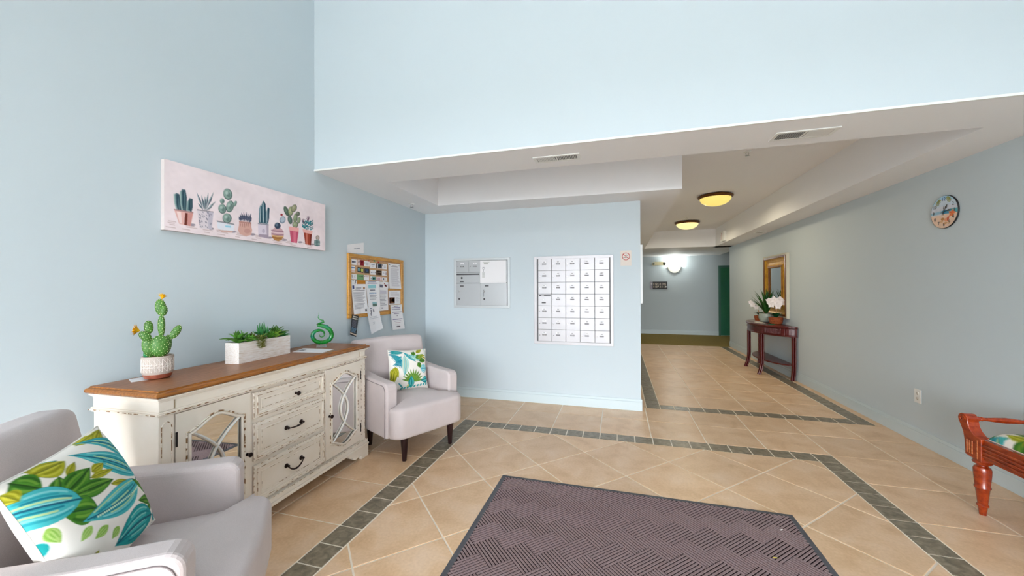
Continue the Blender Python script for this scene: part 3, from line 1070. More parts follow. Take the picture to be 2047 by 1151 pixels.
# ------------------------------------------------------------------ armchairs
def armchair(label, loc, rz):
    c = thing('armchair', label, 'armchair', loc, rz, 'grey upholstered armchairs')
    # T-shaped padded seat
    out = []
    W, w = 0.366, 0.272
    o = [(-0.14, -0.078), (0.0, -0.082), (0.14, -0.078)] + arc(W - 0.10, 0.026, 0.10, -90, 0, 6) + [(W - 0.004, 0.045), (w, 0.055), (w, 0.2), (w, 0.35), (w, 0.52)]
    o += [(0.1, 0.53), (-0.1, 0.53)] + [(-x, y) for x, y in o[3:][::-1]]
    # refine
    oo = []
    for i in range(len(o)):
        a, b = o[i], o[(i + 1) % len(o)]
        k = max(1, int(math.hypot(b[0] - a[0], b[1] - a[1]) / 0.05))
        oo += [(a[0] + (b[0] - a[0]) * j / k, a[1] + (b[1] - a[1]) * j / k) for j in range(k)]
    ob('seat', cushion(oo, 0.205, 0.468, 0.045, 0.038), 'fabric_grey', c, smooth=70)
    ob('seat_rail', bx(-0.25, 0.25, 0.06, 0.55, 0.198, 0.30), 'fabric_grey', c)
    for s in (-1, 1):
        prof = [(0.058, 0.197), (0.052, 0.45), (0.050, 0.60)] + arc(0.105, 0.607, 0.055, 180, 95, 5) + [(0.30, 0.668), (0.56, 0.690), (0.665, 0.70), (0.64, 0.197)]
        a = MB().prism(prof, s * 0.272 if s > 0 else -0.380, 0.380 if s > 0 else -0.272, 'x')
        am = ob('arm', a, 'fabric_grey', c, bevel=0.022, seg=4)
        for ed in (0.340,):
            pts = [(s * 0.3825, y + 0.022, z if z < 0.6 else z - 0.022) for y, z in prof[:-1]]
            ob('piping', MB().tube(pts, 0.0028, 6), 'fabric_seam', am, smooth=60)
        pts = [(s * 0.2535 + s * 0.02, prof[0][0] - 0.001, 0.2), (s * 0.2735, 0.0515, 0.45), (s * 0.2735, 0.05, 0.6)]
    def bend(p):
        t = (p.z - 0.2) / 0.77
        return (p.x * (1.0 - 0.03 * max(0, t - 0.5)), p.y + 0.15 * max(0, t - 0.25) - 0.018 * (1 - (p.x / 0.36) ** 2) * (1 if p.y < 0.58 else 0) * min(1, max(0, t)), p.z + 0.012 * (1 - (p.x / 0.36) ** 2) * max(0, t))
    ob('backrest', MB().rbox(-0.378, 0.378, 0.525, 0.655, 0.2, 0.965, 0.035, 8, bend), 'fabric_grey', c, smooth=60)
    for x, y in ((-0.243, 0.0), (0.243, 0.0), (-0.275, 0.51), (0.275, 0.51)):
        dy = 0.0 if y < 0.1 else 0.03
        ob('leg', MB().lathe([(0.0175, 0.0), (0.0185, 0.004), (0.034, 0.2)], 4 if False else 16, TR(x, y + dy, 0)), 'leg_dark', c, smooth=50)
    return c
ch_far = armchair('grey upholstered armchair in the corner between sideboard and mailbox wall', (-1.648, 3.045, 0), 63.45)
ch_near = armchair('grey upholstered armchair in the left foreground in front of the sideboard end', (-1.466, 1.148, 0), 129.9)

# ------------------------------------------------------------------ tropical pillows
TEAL = [(70, 178, 184), (36, 146, 160), (150, 214, 214), (222, 222, 150), (16, 108, 130)]
TEAL2 = [(24, 150, 150), (10, 112, 124), (80, 190, 190), (170, 220, 210)]
GRN = [(64, 122, 34), (36, 84, 24), (120, 164, 60), (84, 140, 44)]
OLV = [(166, 164, 34), (132, 130, 20), (204, 196, 70)]
NAVY = (14, 70, 96)
BROWN = (92, 96, 24)
def pillow_canvas_near():
    cv = Canvas(240, 240, (244, 238, 230))
    PH_ = homog([(-70, 583), (666, 164), (1061, 807), (513, 1427)], [(0, 0), (1, 0), (1, 1), (0, 1)])
    # traced in picture pixels of the pillow face, mapped to its square
    def q(x, y):
        w_ = PH_ @ np.array([x, y, 1.0])
        return (w_[0] / w_[2], w_[1] / w_[2])
    def lf(b, t, w, cols, vein, bend=0.0, st=6):
        cv.leafp(q(*b), q(*t), w * 1.08, cols, vein, bend, st)
    lf((560, 290), (660, 190), 0.07, OLV, BROWN); lf((460, 300), (600, 220), 0.06, OLV, BROWN)
    lf((120, 470), (300, 410), 0.09, TEAL2, NAVY)
    lf((870, 470), (470, 280), 0.17, TEAL, NAVY, 0.10, 9)
    lf((850, 520), (370, 385), 0.19, TEAL, NAVY, -0.03, 10)
    lf((130, 520), (330, 430), 0.16, OLV, BROWN)
    lf((300, 560), (375, 450), 0.05, OLV, BROWN); lf((455, 545), (545, 480), 0.07, OLV, BROWN); lf((440, 590), (605, 525), 0.05, OLV, BROWN); lf((580, 635), (730, 600), 0.045, OLV, BROWN); lf((440, 605), (520, 640), 0.03, OLV, BROWN)
    lf((20, 560), (160, 640), 0.20, GRN, (30, 60, 20)); lf((250, 705), (255, 560), 0.12, GRN, (24, 50, 20)); lf((265, 705), (450, 510), 0.15, GRN, (24, 50, 20)); lf((320, 715), (600, 600), 0.12, GRN, (24, 50, 20))
    lf((480, 800), (265, 830), 0.19, GRN, (20, 60, 36))
    lf((375, 735), (-120, 800), 0.24, TEAL, NAVY, 0.0, 10)
    lf((812, 585), (390, 895), 0.20, TEAL, NAVY, -0.06, 11)
    cv.line([q(830, 520), q(810, 590)], 0.02, NAVY)
    lf((978, 658), (755, 585), 0.085, GRN, (30, 60, 20)); lf((978, 650), (840, 515), 0.08, [(110, 150, 50), (80, 124, 30), (170, 190, 100)], None); lf((975, 690), (795, 740), 0.085, GRN, (30, 60, 20)); lf((970, 700), (895, 795), 0.07, GRN, (30, 60, 20))
    lf((975, 800), (640, 1055), 0.26, TEAL2, NAVY, 0.05, 12)
    lf((1055, 780), (985, 800), 0.08, TEAL2, NAVY); lf((1010, 880), (960, 940), 0.05, [NAVY, (40, 120, 150)], None)
    lf((300, 1330), (420, 1120), 0.14, GRN, (30, 60, 20)); lf((560, 1330), (700, 1130), 0.2, TEAL, NAVY); lf((120, 1000), (260, 1180), 0.16, TEAL2, NAVY); lf((-20, 640), (60, 700), 0.1, OLV, BROWN); lf((480, 1250), (520, 1080), 0.1, OLV, BROWN)
    for b, t in (((450, 920), (400, 1020)), ((560, 920), (480, 1010)), ((645, 925), (600, 1010)), ((210, 910), (300, 1010)), ((110, 990), (180, 1060))):
        lf(b, t, 0.06, [(150, 188, 90), (190, 210, 140), (110, 160, 60)], None)
    cv.line([q(980, 690), q(990, 800), q(1040, 850)], 0.008, NAVY)
    for i in range(26):
        a = i / 26
        x, y = 860 - 150 * a, 450 - 190 * a
        cv.ell(q(x - 30, y + 5), (0.008, 0.008), (214, 232, 226))
        cv.ell(q(800 - 330 * a ** 1.2, 640 + 230 * a), (0.008, 0.008), (214, 232, 200))
    cv.wash(5, (12, 12))
    return cv
def pillow_canvas_far():
    cv = Canvas(200, 200, (242, 236, 228))
    def q(x, y): return ((x - 90) / 845.0, (y - 138) / 840.0)
    def lf(b, t, w, cols, vein=None, bend=0.0, st=6): cv.leafp(q(*b), q(*t), w, cols, vein, bend, st)
    for y in (150, 190, 230):
        lf((390, 205), (80, y), 0.06, TEAL2, NAVY)
    for k in range(9):
        lf((330, 330 - 6 * k), (90 + 18 * k, 250 + 30 * k), 0.05, [(60, 176, 184), (20, 140, 156), (230, 230, 200)], NAVY, 0.05, 3)
    for k in range(6):
        lf((320, 340), (130 + 34 * k, 480 + 14 * k), 0.045, [(40, 150, 170), (20, 90, 120), (160, 214, 214)], None, -0.05, 3)
    lf((400, 210), (640, 420), 0.09, TEAL, NAVY, 0.02)
    lf((520, 260), (740, 420), 0.13, [(150, 214, 210), (110, 196, 196), (214, 226, 190)], NAVY, -0.05)
    lf((400, 270), (370, 700), 0.18, [(190, 222, 210), (140, 206, 206), (228, 220, 180), (90, 180, 190)], (70, 130, 140), -0.05, 8)
    lf((180, 510), (150, 840), 0.20, OLV, BROWN, 0.05); lf((190, 500), (250, 720), 0.10, OLV, BROWN)
    for t in ((560, 190), (630, 190)):
        lf((610, 280), t, 0.07, GRN, None)
    lf((600, 285), (620, 180), 0.10, GRN, (40, 70, 20)); lf((670, 220), (820, 140), 0.10, OLV, BROWN); lf((670, 270), (740, 350), 0.13, GRN, (40, 70, 20), 0.1); lf((690, 360), (840, 255), 0.12, [(130, 160, 50), (90, 130, 40), (180, 190, 90)], (60, 90, 30)); lf((720, 390), (890, 400), 0.12, GRN, (50, 80, 20)); lf((680, 440), (760, 550), 0.12, GRN, (40, 70, 20)); lf((800, 320), (920, 350), 0.035, OLV, None); lf((790, 300), (910, 280), 0.03, OLV, None)
    lf((740, 570), (930, 560), 0.22, [(150, 214, 220), (90, 190, 204), (220, 236, 230)], (40, 130, 160), 0.0, 8)
    for k in range(11):
        a = math.radians(168 - 16 * k)
        lf((560, 820), (560 + 250 * math.cos(a), 820 - 260 * math.sin(a)), 0.055, [(110, 156, 44), (74, 124, 34), (204, 214, 160)], (60, 100, 30), 0.0, 3)
    lf((520, 950), (520, 700), 0.16, TEAL2, NAVY); lf((940, 780), (745, 820), 0.17, TEAL2, NAVY)
    lf((250, 830), (370, 960), 0.04, TEAL, NAVY); lf((440, 960), (470, 860), 0.06, [(224, 210, 140), (190, 200, 120)], None)
    for x in range(300, 920, 70):
        lf((x, 975 - (x - 300) * 0.12), (x + 50, 930 - (x - 300) * 0.12), 0.05, TEAL2, None)
    cv.line([q(880, 130), (1.0, 0.3)], 0.012, (90, 190, 190))
    cv.wash(4, (10, 10))
    return cv
def pillow(label, canvas, loc, rz, tilt, roll, size, thick):
    p = thing('throw_pillow', label, 'pillow', loc, 0)
    p.rotation_mode = 'QUATERNION'
    p.rotation_quaternion = (RZ(rz) @ RX(tilt) @ RY(roll)).to_quaternion()
    def shape(sgn):
        def fn(u, v):
            a = 2 * u - 1; b = 1 - 2 * v
            e = np.clip((1 - np.abs(a) ** 2.6), 0, 1) * np.clip((1 - np.abs(b) ** 2.6), 0, 1)
            h = thick / 2 * e ** 0.55
            pin = 1 - 0.055 * (1 - np.abs(a) ** 2) * np.abs(b) ** 3
            pin2 = 1 - 0.055 * (1 - np.abs(b) ** 2) * np.abs(a) ** 3
            return a * size / 2 * pin2, sgn * h, b * size / 2 * pin
        return fn
    ob('printed_front', painted_mesh('printed_front', canvas, shape(-1)), 'painted', p)
    fn = shape(1)
    n = 20
    uu, vv = np.meshgrid(np.linspace(0, 1, n + 1), np.linspace(0, 1, n + 1))
    X, Y, Z = fn(uu, vv)
    vs = list(zip(X.ravel(), Y.ravel(), Z.ravel()))
    fs = [(r * (n + 1) + c, r * (n + 1) + c + 1, (r + 1) * (n + 1) + c + 1, (r + 1) * (n + 1) + c) for r in range(n) for c in range(n)]
    ob('back', MB().add(vs, fs), 'pillow_back', p, smooth=80)
    pts = []
    for k in range(4):
        for i in range(12):
            q = i / 12
            u, v = ((q, 0), (1, q), (1 - q, 1), (0, 1 - q))[k]
            x, y, z = fn(np.array(float(u)), np.array(float(v)))
            pts.append((float(x), 0.0, float(z)))
    ob('piping', MB().tube(pts, 0.0035, 6, closed=True), 'pillow_back', p, smooth=60)
    return p
def chair_pt(loc, rz, x, y, z):
    a = math.radians(rz)
    return (loc[0] + x * math.cos(a) - y * math.sin(a), loc[1] + x * math.sin(a) + y * math.cos(a), z)
pillow('white pillow with teal and green tropical leaves on the corner armchair', pillow_canvas_far(), chair_pt((-1.648, 3.045, 0), 63.45, 0.045, 0.40, 0.672), 63.45 - 8, -16, 4, 0.39, 0.13)
pillow('large white pillow with tropical leaf print on the foreground armchair', pillow_canvas_near(), chair_pt((-1.466, 1.148, 0), 129.9, -0.082, 0.40, 0.722), 125.4, -22, -3.3, 0.435, 0.15)
# ------------------------------------------------------------------ things on the sideboard
ZTOP = 0.975
# cactus in a patterned pot
cx_, cy_ = -2.415, 1.444
o = ob('paper_sheet', MB().prism([(-0.085, -0.05), (0.06, -0.07), (0.10, 0.01), (0.09, 0.06), (-0.06, 0.05)], 0, 0.0006), 'white_paper', loc=(-2.465, 1.428, ZTOP), rz=80)
tag(o, 'white paper sheet under the cactus pot on the sideboard', 'paper')
ZC = ZTOP + 0.0007
cac = thing('potted_cactus', 'artificial prickly pear cactus with yellow flowers in patterned round pot', 'plant', (cx_, cy_, ZC), 57)
cac.scale = (0.88, 0.88, 1.14)
pot = ob('pot', MB().lathe([(0.060, 0.012), (0.066, 0.018), (0.0745, 0.03), (0.0755, 0.102), (0.074, 0.106), (0.068, 0.106), (0.066, 0.097)], 40), 'pot_taupe', cac, smooth=40)
ob('saucer', MB().lathe([(0.052, 0.0), (0.062, 0.004), (0.069, 0.018), (0.070, 0.028), (0.066, 0.028)], 36), 'copper', cac, smooth=40)
ob('gravel', MB().lathe([(0.066, 0.09), (0.067, 0.098), (0.03, 0.102), (0.0005, 0.104)], 24), 'gravel', cac, smooth=60)
mb = MB()
def onpot(a, z): 
    r = 0.0758 - (0.0008 if z > 0.09 else 0)
    if z < 0.034: r = 0.0752
    return (r * math.cos(math.radians(a)), r * math.sin(math.radians(a)), z)
nseg = 20
zr = [0.034, 0.056, 0.070, 0.096]
for z in zr[1:3]:
    mb.tube([onpot(a, z) for a in range(0, 360, 9)], 0.0009, 4, closed=True)
for k in range(nseg):
    a0, a1, am = 360 * k / nseg, 360 * (k + 1) / nseg, 360 * (k + .5) / nseg
    mb.tube([onpot(a0, zr[0]), onpot(a0, zr[3])], 0.0011, 4)
    mb.tube([onpot(a0, zr[3]), onpot(am, (zr[2] + zr[3]) / 2), onpot(a1, zr[2])], 0.0009, 4)
    mb.tube([onpot(a1, zr[2]), onpot(am, (zr[1] + zr[2]) / 2), onpot(a0, zr[1])], 0.0009, 4)
    mb.tube([onpot(a0, zr[1]), onpot(am, (zr[0] + zr[1]) / 2), onpot(a1, zr[0])], 0.0009, 4)
    mb.tube([onpot(am, zr[0]), onpot(am, zr[3])], 0.0007, 4)
ob('pot_pattern', mb, 'pot_line', cac)
pads = [(0.010, -0.014, 0.151, 0.046, 0.020, 0.053, 0), (-0.040, 0.012, 0.150, 0.032, 0.016, 0.052, 14), (0.040, 0.012, 0.152, 0.024, 0.030, 0.050, -10), (-0.056, 0.004, 0.201, 0.021, 0.013, 0.033, 55), (-0.042, 0.016, 0.242, 0.022, 0.013, 0.032, 6), (0.016, 0.0, 0.248, 0.018, 0.012, 0.052, 0), (0.022, 0.004, 0.246, 0.011, 0.020, 0.05, 0), (0.012, 0.0, 0.336, 0.026, 0.013, 0.040, 8), (0.027, -0.012, 0.319, 0.018, 0.013, 0.025, -14), (0.082, 0.0, 0.213, 0.020, 0.011, 0.039, -38)]
for i, (x, y, z, rx, ry, rz_, rot) in enumerate(pads):
    M = TR(x, y, z) @ RY(-rot)
    pd = ob('cactus_pad', MB().ellipsoid((0, 0, 0), (rx, ry, rz_), 18, 12, M), 'cactus_green', cac, smooth=80)
    sp = MB()
    k = 0
    nn = int(90 * (rx * rz_) / (0.046 * 0.053)) + 22
    for j in range(nn):
        # even spread over the front half
        h = -1 + 2 * (j + 0.5) / nn
        a = j * 2.39996
        q = Vector((math.sqrt(1 - h * h) * math.cos(a), math.sqrt(1 - h * h) * math.sin(a), h))
        p = Vector((q.x * rx, q.y * ry, q.z * rz_))
        nrm = Vector((q.x / rx, q.y / ry, q.z / rz_)).normalized()
        r = 0.0019
        t1 = nrm.orthogonal().normalized() * r; t2 = nrm.cross(t1)
        c_ = p
        sp.add([c_ + t1 * 1.5, c_ + t2, c_ - t1 * 1.5, c_ - t2, c_ + nrm * 0.0016], [(0, 1, 4), (1, 2, 4), (2, 3, 4), (3, 0, 4)], M)
    ob('spines', sp, 'spine_white', pd)['kind'] = 'stuff'
for (x, y, z, ax, s) in ((0.018, 0, 0.374, (0.2, 0, 1), 0.033), (-0.078, 0.0, 0.228, (-1, 0, 0.25), 0.042)):
    fl = MB()
    A = Vector(ax).normalized()
    u = A.orthogonal().normalized(); w = A.cross(u)
    for ring, (n, sp_, ln) in enumerate(((11, 1.3, 1.0), (9, 0.8, 1.0), (7, 0.4, 0.9))):
        for k in range(n):
            an = 2 * math.pi * (k + 0.5 * ring) / n
            dr = (A + (u * math.cos(an) + w * math.sin(an)) * sp_).normalized()
            b = Vector((x, y, z))
            fl.leaf(b, b + dr * s * ln, s * 0.42, 0.08, normal=A, seg=4)
    ob('flower', fl, 'petal_yellow', cac, smooth=60)
ob('plant_tag', bx(-0.066, -0.044, 0.02, 0.021, 0.10, 0.128), 'tag_green', cac)

# white box planter with succulents
pl = thing('succulent_planter', 'whitewashed wooden box of assorted green succulents on the sideboard', 'planter', (-2.421, 2.056, ZTOP), 95)
PW, PD, PH = 0.215, 0.0525, 0.135
for nm, b in (('front_board', (-PW, PW, -PD, -PD + 0.009, 0, PH)), ('rear_board', (-PW, PW, PD - 0.009, PD, 0, PH))):
    ob(nm, bx(*b), 'whitewash', pl, bevel=0.001)
for s in (-1, 1):
    ob('end_board', bx(min(s * PW, s * (PW - 0.009)), max(s * PW, s * (PW - 0.009)), -PD + 0.009, PD - 0.009, 0, PH), 'whitewash', pl, bevel=0.001)
ob('moss', bx(-PW + 0.009, PW - 0.009, -PD + 0.009, PD - 0.009, 0.004, PH - 0.008), 'leaf_dark', pl)
def rosette(x, y, r, h, n, mat, wid, up=0.6, layers=3, bend=0.15, parent=None, z=PH - 0.008, name='succulent', droop=0.0):
    r, h, wid = r * 1.2, h * 1.1, wid * 1.65
    m_ = MB()
    for L in range(layers):
        q = L / max(1, layers - 1)
        k = max(4, int(n * (1 - 0.45 * q)))
        for i in range(k):
            a = 2 * math.pi * (i + 0.5 * L) / k + random.uniform(-.15, .15)
            el = (up - droop) + (1.45 - up) * q + random.uniform(-.12, .12)
            ln = (r * (1 - q) + h * q) * random.uniform(.85, 1.1)
            d_ = Vector((math.cos(a) * math.cos(el), math.sin(a) * math.cos(el), math.sin(el)))
            b = Vector((x, y, z))
            m_.leaf(b + d_ * 0.004, b + d_ * ln, wid * (1 - 0.3 * q), bend, normal=(0, 0, 1) if el < 1.2 else (math.cos(a), math.sin(a), 0.3), seg=5, fold=0.22, thick=wid * 0.10)
    return ob(name, m_, mat, parent or pl, smooth=60)
rosette(-0.175, -0.005, 0.085, 0.075, 11, 'leaf_dark', 0.024, 0.35, 3, 0.12)
rosette(-0.112, -0.022, 0.052, 0.05, 12, 'leaf_mid', 0.017, 0.45, 4)
rosette(-0.06, 0.01, 0.05, 0.052, 14, 'leaf_rust', 0.014, 0.4, 4)
rosette(0.025, 0.005, 0.075, 0.105, 8, 'leaf_blue', 0.022, 0.9, 3, 0.05)
rosette(0.075, -0.01, 0.048, 0.05, 14, 'leaf_mid', 0.015, 0.5, 4)
rosette(0.12, -0.018, 0.05, 0.052, 10, 'leaf_lime', 0.018, 0.5, 3)
rosette(0.15, 0.012, 0.075, 0.078, 13, 'leaf_dark', 0.022, 0.5, 3)
rosette(0.19, -0.015, 0.04, 0.035, 12, 'leaf_blue', 0.014, 0.4, 3)
tr_ = MB()
for k in range(130):
    q = k / 130
    a = k * 2.4
    x = -0.055 + 0.028 * math.cos(a) * (1 - 0.6 * q) + random.uniform(-.004, .004)
    y = -PD - 0.010 + 0.012 * math.sin(a)
    z = PH + 0.03 - 0.085 * q + random.uniform(-.006, .006)
    d_ = Vector((math.cos(a), min(0.2, math.sin(a)), 0.3)).normalized()
    tr_.leaf((x, y - 0.004, z), (x + d_.x * 0.02, y - 0.004 + d_.y * 0.02, z + d_.z * 0.02), 0.012, 0.1, seg=3)
ob('trailing_succulent', tr_, 'leaf_rust', pl, smooth=60)

# glass swirl
gs = thing('glass_sculpture', 'green swirling art glass sculpture on a clear base', 'sculpture', (-2.39, 2.588, ZTOP), 43)
def gp(x, y): return ((x - 450) / 2503.0, 0.0, (878 - y) / 2503.0)
pts = [(370, 415), (420, 425), (480, 440), (545, 465), (595, 510), (630, 565), (645, 625), (635, 685), (600, 735), (545, 768), (480, 782), (410, 778), (345, 750), (298, 700), (280, 640), (295, 580), (340, 538), (400, 522), (455, 532), (495, 565), (508, 610), (495, 650), (460, 672), (428, 662), (412, 635), (418, 612)]
rad = [0.012, 0.0145, 0.0165, 0.0175, 0.0175, 0.0175, 0.0175, 0.0175, 0.0175, 0.0172, 0.017, 0.0168, 0.0165, 0.016, 0.0155, 0.0148, 0.0138, 0.012, 0.0095, 0.0075, 0.006, 0.005, 0.0042, 0.0036, 0.0032, 0.002]
ob('swirl', MB().tube([gp(*p) for p in pts], rad, 14), 'glass_green', gs, smooth=80)
tl = [(370, 415), (400, 385), (450, 372), (488, 358), (480, 330), (440, 312), (405, 292), (385, 255), (398, 205), (400, 150)]
ob('tail', MB().tube([gp(*p) for p in tl], [0.010, 0.006, 0.007, 0.009, 0.008, 0.005, 0.004, 0.003, 0.002, 0.001], 10), 'glass_green', gs, smooth=80)
ob('base', bx(-0.038, 0.038, -0.016, 0.016, 0, 0.024), 'glass_clear', gs, bevel=0.002)

pc = thing('notice_card', 'white printed card lying on the sideboard in front of the glass sculpture', 'paper', (-2.316, 2.42, ZTOP), 92)
ob('sheet', MB().prism([(-0.10, 0.10), (-0.072, -0.15), (0.10, -0.118), (0.078, 0.165)], 0, 0.0006), 'white_paper', pc)
mb = MB()
for k in range(5):
    mb.box(-0.035 + 0.012 * k, -0.029 + 0.012 * k, 0.06 + 0.004 * k, 0.12, 0.0006, 0.0009)
ob('print', mb, 'ink_dark', pc)

# ------------------------------------------------------------------ cactus picture on the left wall
pic = thing('cactus_picture', 'wide canvas picture of nine potted cacti and succulents on the left wall', 'picture', (XL, 2.20, 2.018), 90)
CW, CH, CT = 1.262, 0.418, 0.032
HM = homog([(135, 95), (1812, 580), (1797, 1053), (122, 833)], [(0, 0), (1, 0), (1, 1), (0, 1)])
def hq(x, y):
    w = HM @ np.array([x, y, 1.0])
    return (w[0] / w[2], w[1] / w[2])
cv = Canvas(540, 180, (232, 220, 221))
cv.wash(7, (14, 6)); cv.wash(3, (60, 20))
def pp(pts, col, op=1.0): cv.poly([hq(*p) for p in pts], col, op)
def pline(pts, w, col, op=1.0): cv.line([hq(*p) for p in pts], w, col, op)
def blob(cx, cy, rx, ry, col, rot=0, op=1.0, n=18):
    a = math.radians(rot)
    pp([(cx + rx * math.cos(t) * math.cos(a) - ry * math.sin(t) * math.sin(a), cy + rx * math.cos(t) * math.sin(a) + ry * math.sin(t) * math.cos(a)) for t in np.linspace(0, 2 * math.pi, n, endpoint=False)], col, op)
for y0, y1 in ((735, 1010), (770, 1030), (800, 1042), (752, 1018)):
    xa = random.uniform(80, 200)
    for k in range(9):
        x0 = 125 + 180 * k + random.uniform(0, 60); x1 = x0 + random.uniform(40, 110)
        f_ = lambda x: y0 + (y1 - y0) * (x - 125) / 1670
        pline([(x0, f_(x0)), (x1, f_(x1))], 0.010, (176, 150, 148), 0.7)
DK, MD, LT = (44, 70, 82), (86, 116, 122), (150, 176, 170)
# 1 three-column cactus in pink pot
blob(410, 785, 40, 14, (150, 140, 150))
for pts in ([(235, 470), (258, 452), (280, 470), (290, 540), (300, 640), (262, 640), (240, 560)], [(300, 440), (320, 412), (345, 425), (358, 500), (352, 640), (318, 645), (300, 560)], [(372, 545), (395, 505), (418, 520), (418, 600), (405, 645), (362, 640)]):
    pp(pts, MD)
    c0 = np.mean(pts, 0)
    pp([(c0[0] + (x - c0[0]) * 0.35, c0[1] + (y - c0[1]) * 0.92) for x, y in pts], DK)
    pline([pts[0], (pts[0][0] + 5, pts[-2][1]) if False else pts[-1], pts[-2]], 0.02, LT, 0.8); pline([pts[2], pts[3], pts[4]], 0.02, DK, 0.9)
pp([(228, 620), (430, 655), (400, 800), (280, 775)], (222, 178, 170)); pp([(228, 618), (432, 652), (428, 668), (232, 634)], (150, 110, 110), 0.7)
pp([(345, 660), (372, 664), (362, 790), (332, 786)], (110, 50, 40)); pp([(372, 664), (425, 668), (398, 798), (362, 790)], (196, 136, 128), 0.8); pp([(255, 645), (300, 652), (310, 770), (285, 768)], (244, 226, 222), 0.8)
# 2 agave in dotted pot
blob(615, 825, 28, 12, (150, 140, 150))
for b, t, w in (((535, 630), (468, 445), 22), ((545, 640), (520, 478), 24), ((550, 640), (556, 490), 26), ((555, 640), (592, 450), 22), ((560, 635), (648, 445), 26), ((565, 635), (672, 538), 20), ((535, 635), (480, 560), 20), ((560, 640), (640, 580), 22)):
    dx, dy = t[0] - b[0], t[1] - b[1]
    L = math.hypot(dx, dy); nx, ny = -dy / L * w / 2, dx / L * w / 2
    mx, my = b[0] + dx * .55, b[1] + dy * .55
    pp([b, (mx + nx, my + ny), t, (mx - nx, my - ny)], (150, 168, 170)); pp([b, (mx + nx, my + ny), t, (mx, my)], (62, 72, 88))
pp([(470, 625), (642, 650), (618, 832), (492, 818)], (218, 210, 214)); pp([(575, 640), (642, 650), (618, 832), (585, 828)], (176, 172, 186), 0.6)
for k in range(34):
    x, y = random.uniform(488, 620), random.uniform(650, 810)
    pline([(x, y), (x + 3, y + 9)], 0.011, (120, 118, 134), 0.9)
pp([(470, 623), (642, 648), (640, 656), (472, 634)], (110, 104, 112), 0.8)
# 3 round-pad cactus in white bowl
blob(845, 858, 30, 10, (150, 140, 150))
for c_, rx, ry, rot in (((795, 468), 47, 60, -15), ((735, 540), 24, 28, 0), ((815, 595), 40, 62, 15), ((870, 567), 15, 32, 25), ((735, 620), 42, 50, -10), ((782, 718), 48, 52, 0)):
    blob(c_[0], c_[1], rx, ry, (70, 92, 90), rot); blob(c_[0] - 3, c_[1] - 3, rx * .86, ry * .88, (134, 160, 150), rot); blob(c_[0] + 8, c_[1] + 5, rx * .4, ry * .5, (92, 116, 110), rot, 0.7); blob(c_[0] - 10, c_[1] - 14, rx * .35, ry * .3, (186, 204, 196), rot, 0.7)
pp([(675, 742), (855, 778), (848, 850), (700, 838), (680, 815)], (222, 226, 232)); pp([(760, 790), (822, 796), (820, 815), (762, 808)], (150, 204, 220)); pp([(690, 835), (845, 850), (825, 868), (720, 858)], (204, 170, 160)); pp([(675, 740), (856, 775), (856, 786), (676, 754)], (96, 96, 104), 0.7)
# 4 dark rosette in pink jar
blob(1045, 885, 28, 12, (150, 140, 150))
pp([(908, 752), (1032, 765), (1028, 792), (1042, 840), (1030, 890), (980, 902), (915, 885), (892, 840), (905, 790)], (206, 164, 152)); pp([(905, 745), (1035, 760), (1032, 775), (908, 762)], (180, 134, 124))
for x in range(915, 1030, 22): pp([(x, 770), (x + 8, 772), (x + 6, 800 + (x % 3) * 12), (x + 2, 800)], (150, 100, 92), 0.8)
blob(990, 850, 34, 26, (182, 134, 122), 0, 0.5)
for b, t in (((935, 745), (918, 672)), ((950, 748), (935, 655)), ((965, 752), (958, 655)), ((978, 755), (985, 652)), ((992, 757), (1005, 672)), ((1005, 760), (1035, 665)), ((1015, 762), (1040, 705)), ((925, 745), (905, 700))):
    dx, dy = t[0] - b[0], t[1] - b[1]; L = math.hypot(dx, dy); nx, ny = -dy / L * 13, dx / L * 13; mx, my = b[0] + dx * .4, b[1] + dy * .4
    pp([b, (mx + nx, my + ny), t, (mx - nx, my - ny)], (52, 54, 76)); pp([b, (mx + nx * .2, my + ny * .2), t, (mx - nx, my - ny)], (96, 104, 124), 0.8)
# 5 tall column cactus in grey cylinder
blob(1225, 918, 30, 10, (150, 140, 150))
for pts in ([(1118, 620), (1135, 580), (1150, 600), (1158, 770), (1112, 765)], [(1145, 580), (1165, 535), (1190, 570), (1192, 775), (1150, 770)], [(1188, 660), (1215, 600), (1230, 620), (1220, 720), (1202, 778), (1182, 772)]):
    pp(pts, (84, 116, 126)); c0 = np.mean(pts, 0)
    pp([(c0[0] + (x - c0[0]) * 0.6 + 7, c0[1] + (y - c0[1]) * 0.95) for x, y in pts], (40, 74, 90)); pp([(c0[0] + (x - c0[0]) * 0.2 - 5, c0[1] + (y - c0[1]) * 0.9) for x, y in pts], (186, 204, 204), 0.9)
pp([(1103, 768), (1215, 782), (1210, 928), (1105, 905)], (214, 206, 216)); pp([(1108, 880), (1210, 890), (1210, 928), (1105, 906)], (150, 134, 150), 0.8); pp([(1190, 785), (1215, 786), (1210, 926), (1192, 920)], (160, 146, 160), 0.7); blob(1160, 850, 16, 22, (176, 166, 184), 0, 0.7); pp([(1103, 766), (1216, 780), (1216, 790), (1103, 778)], (110, 110, 124), 0.7)
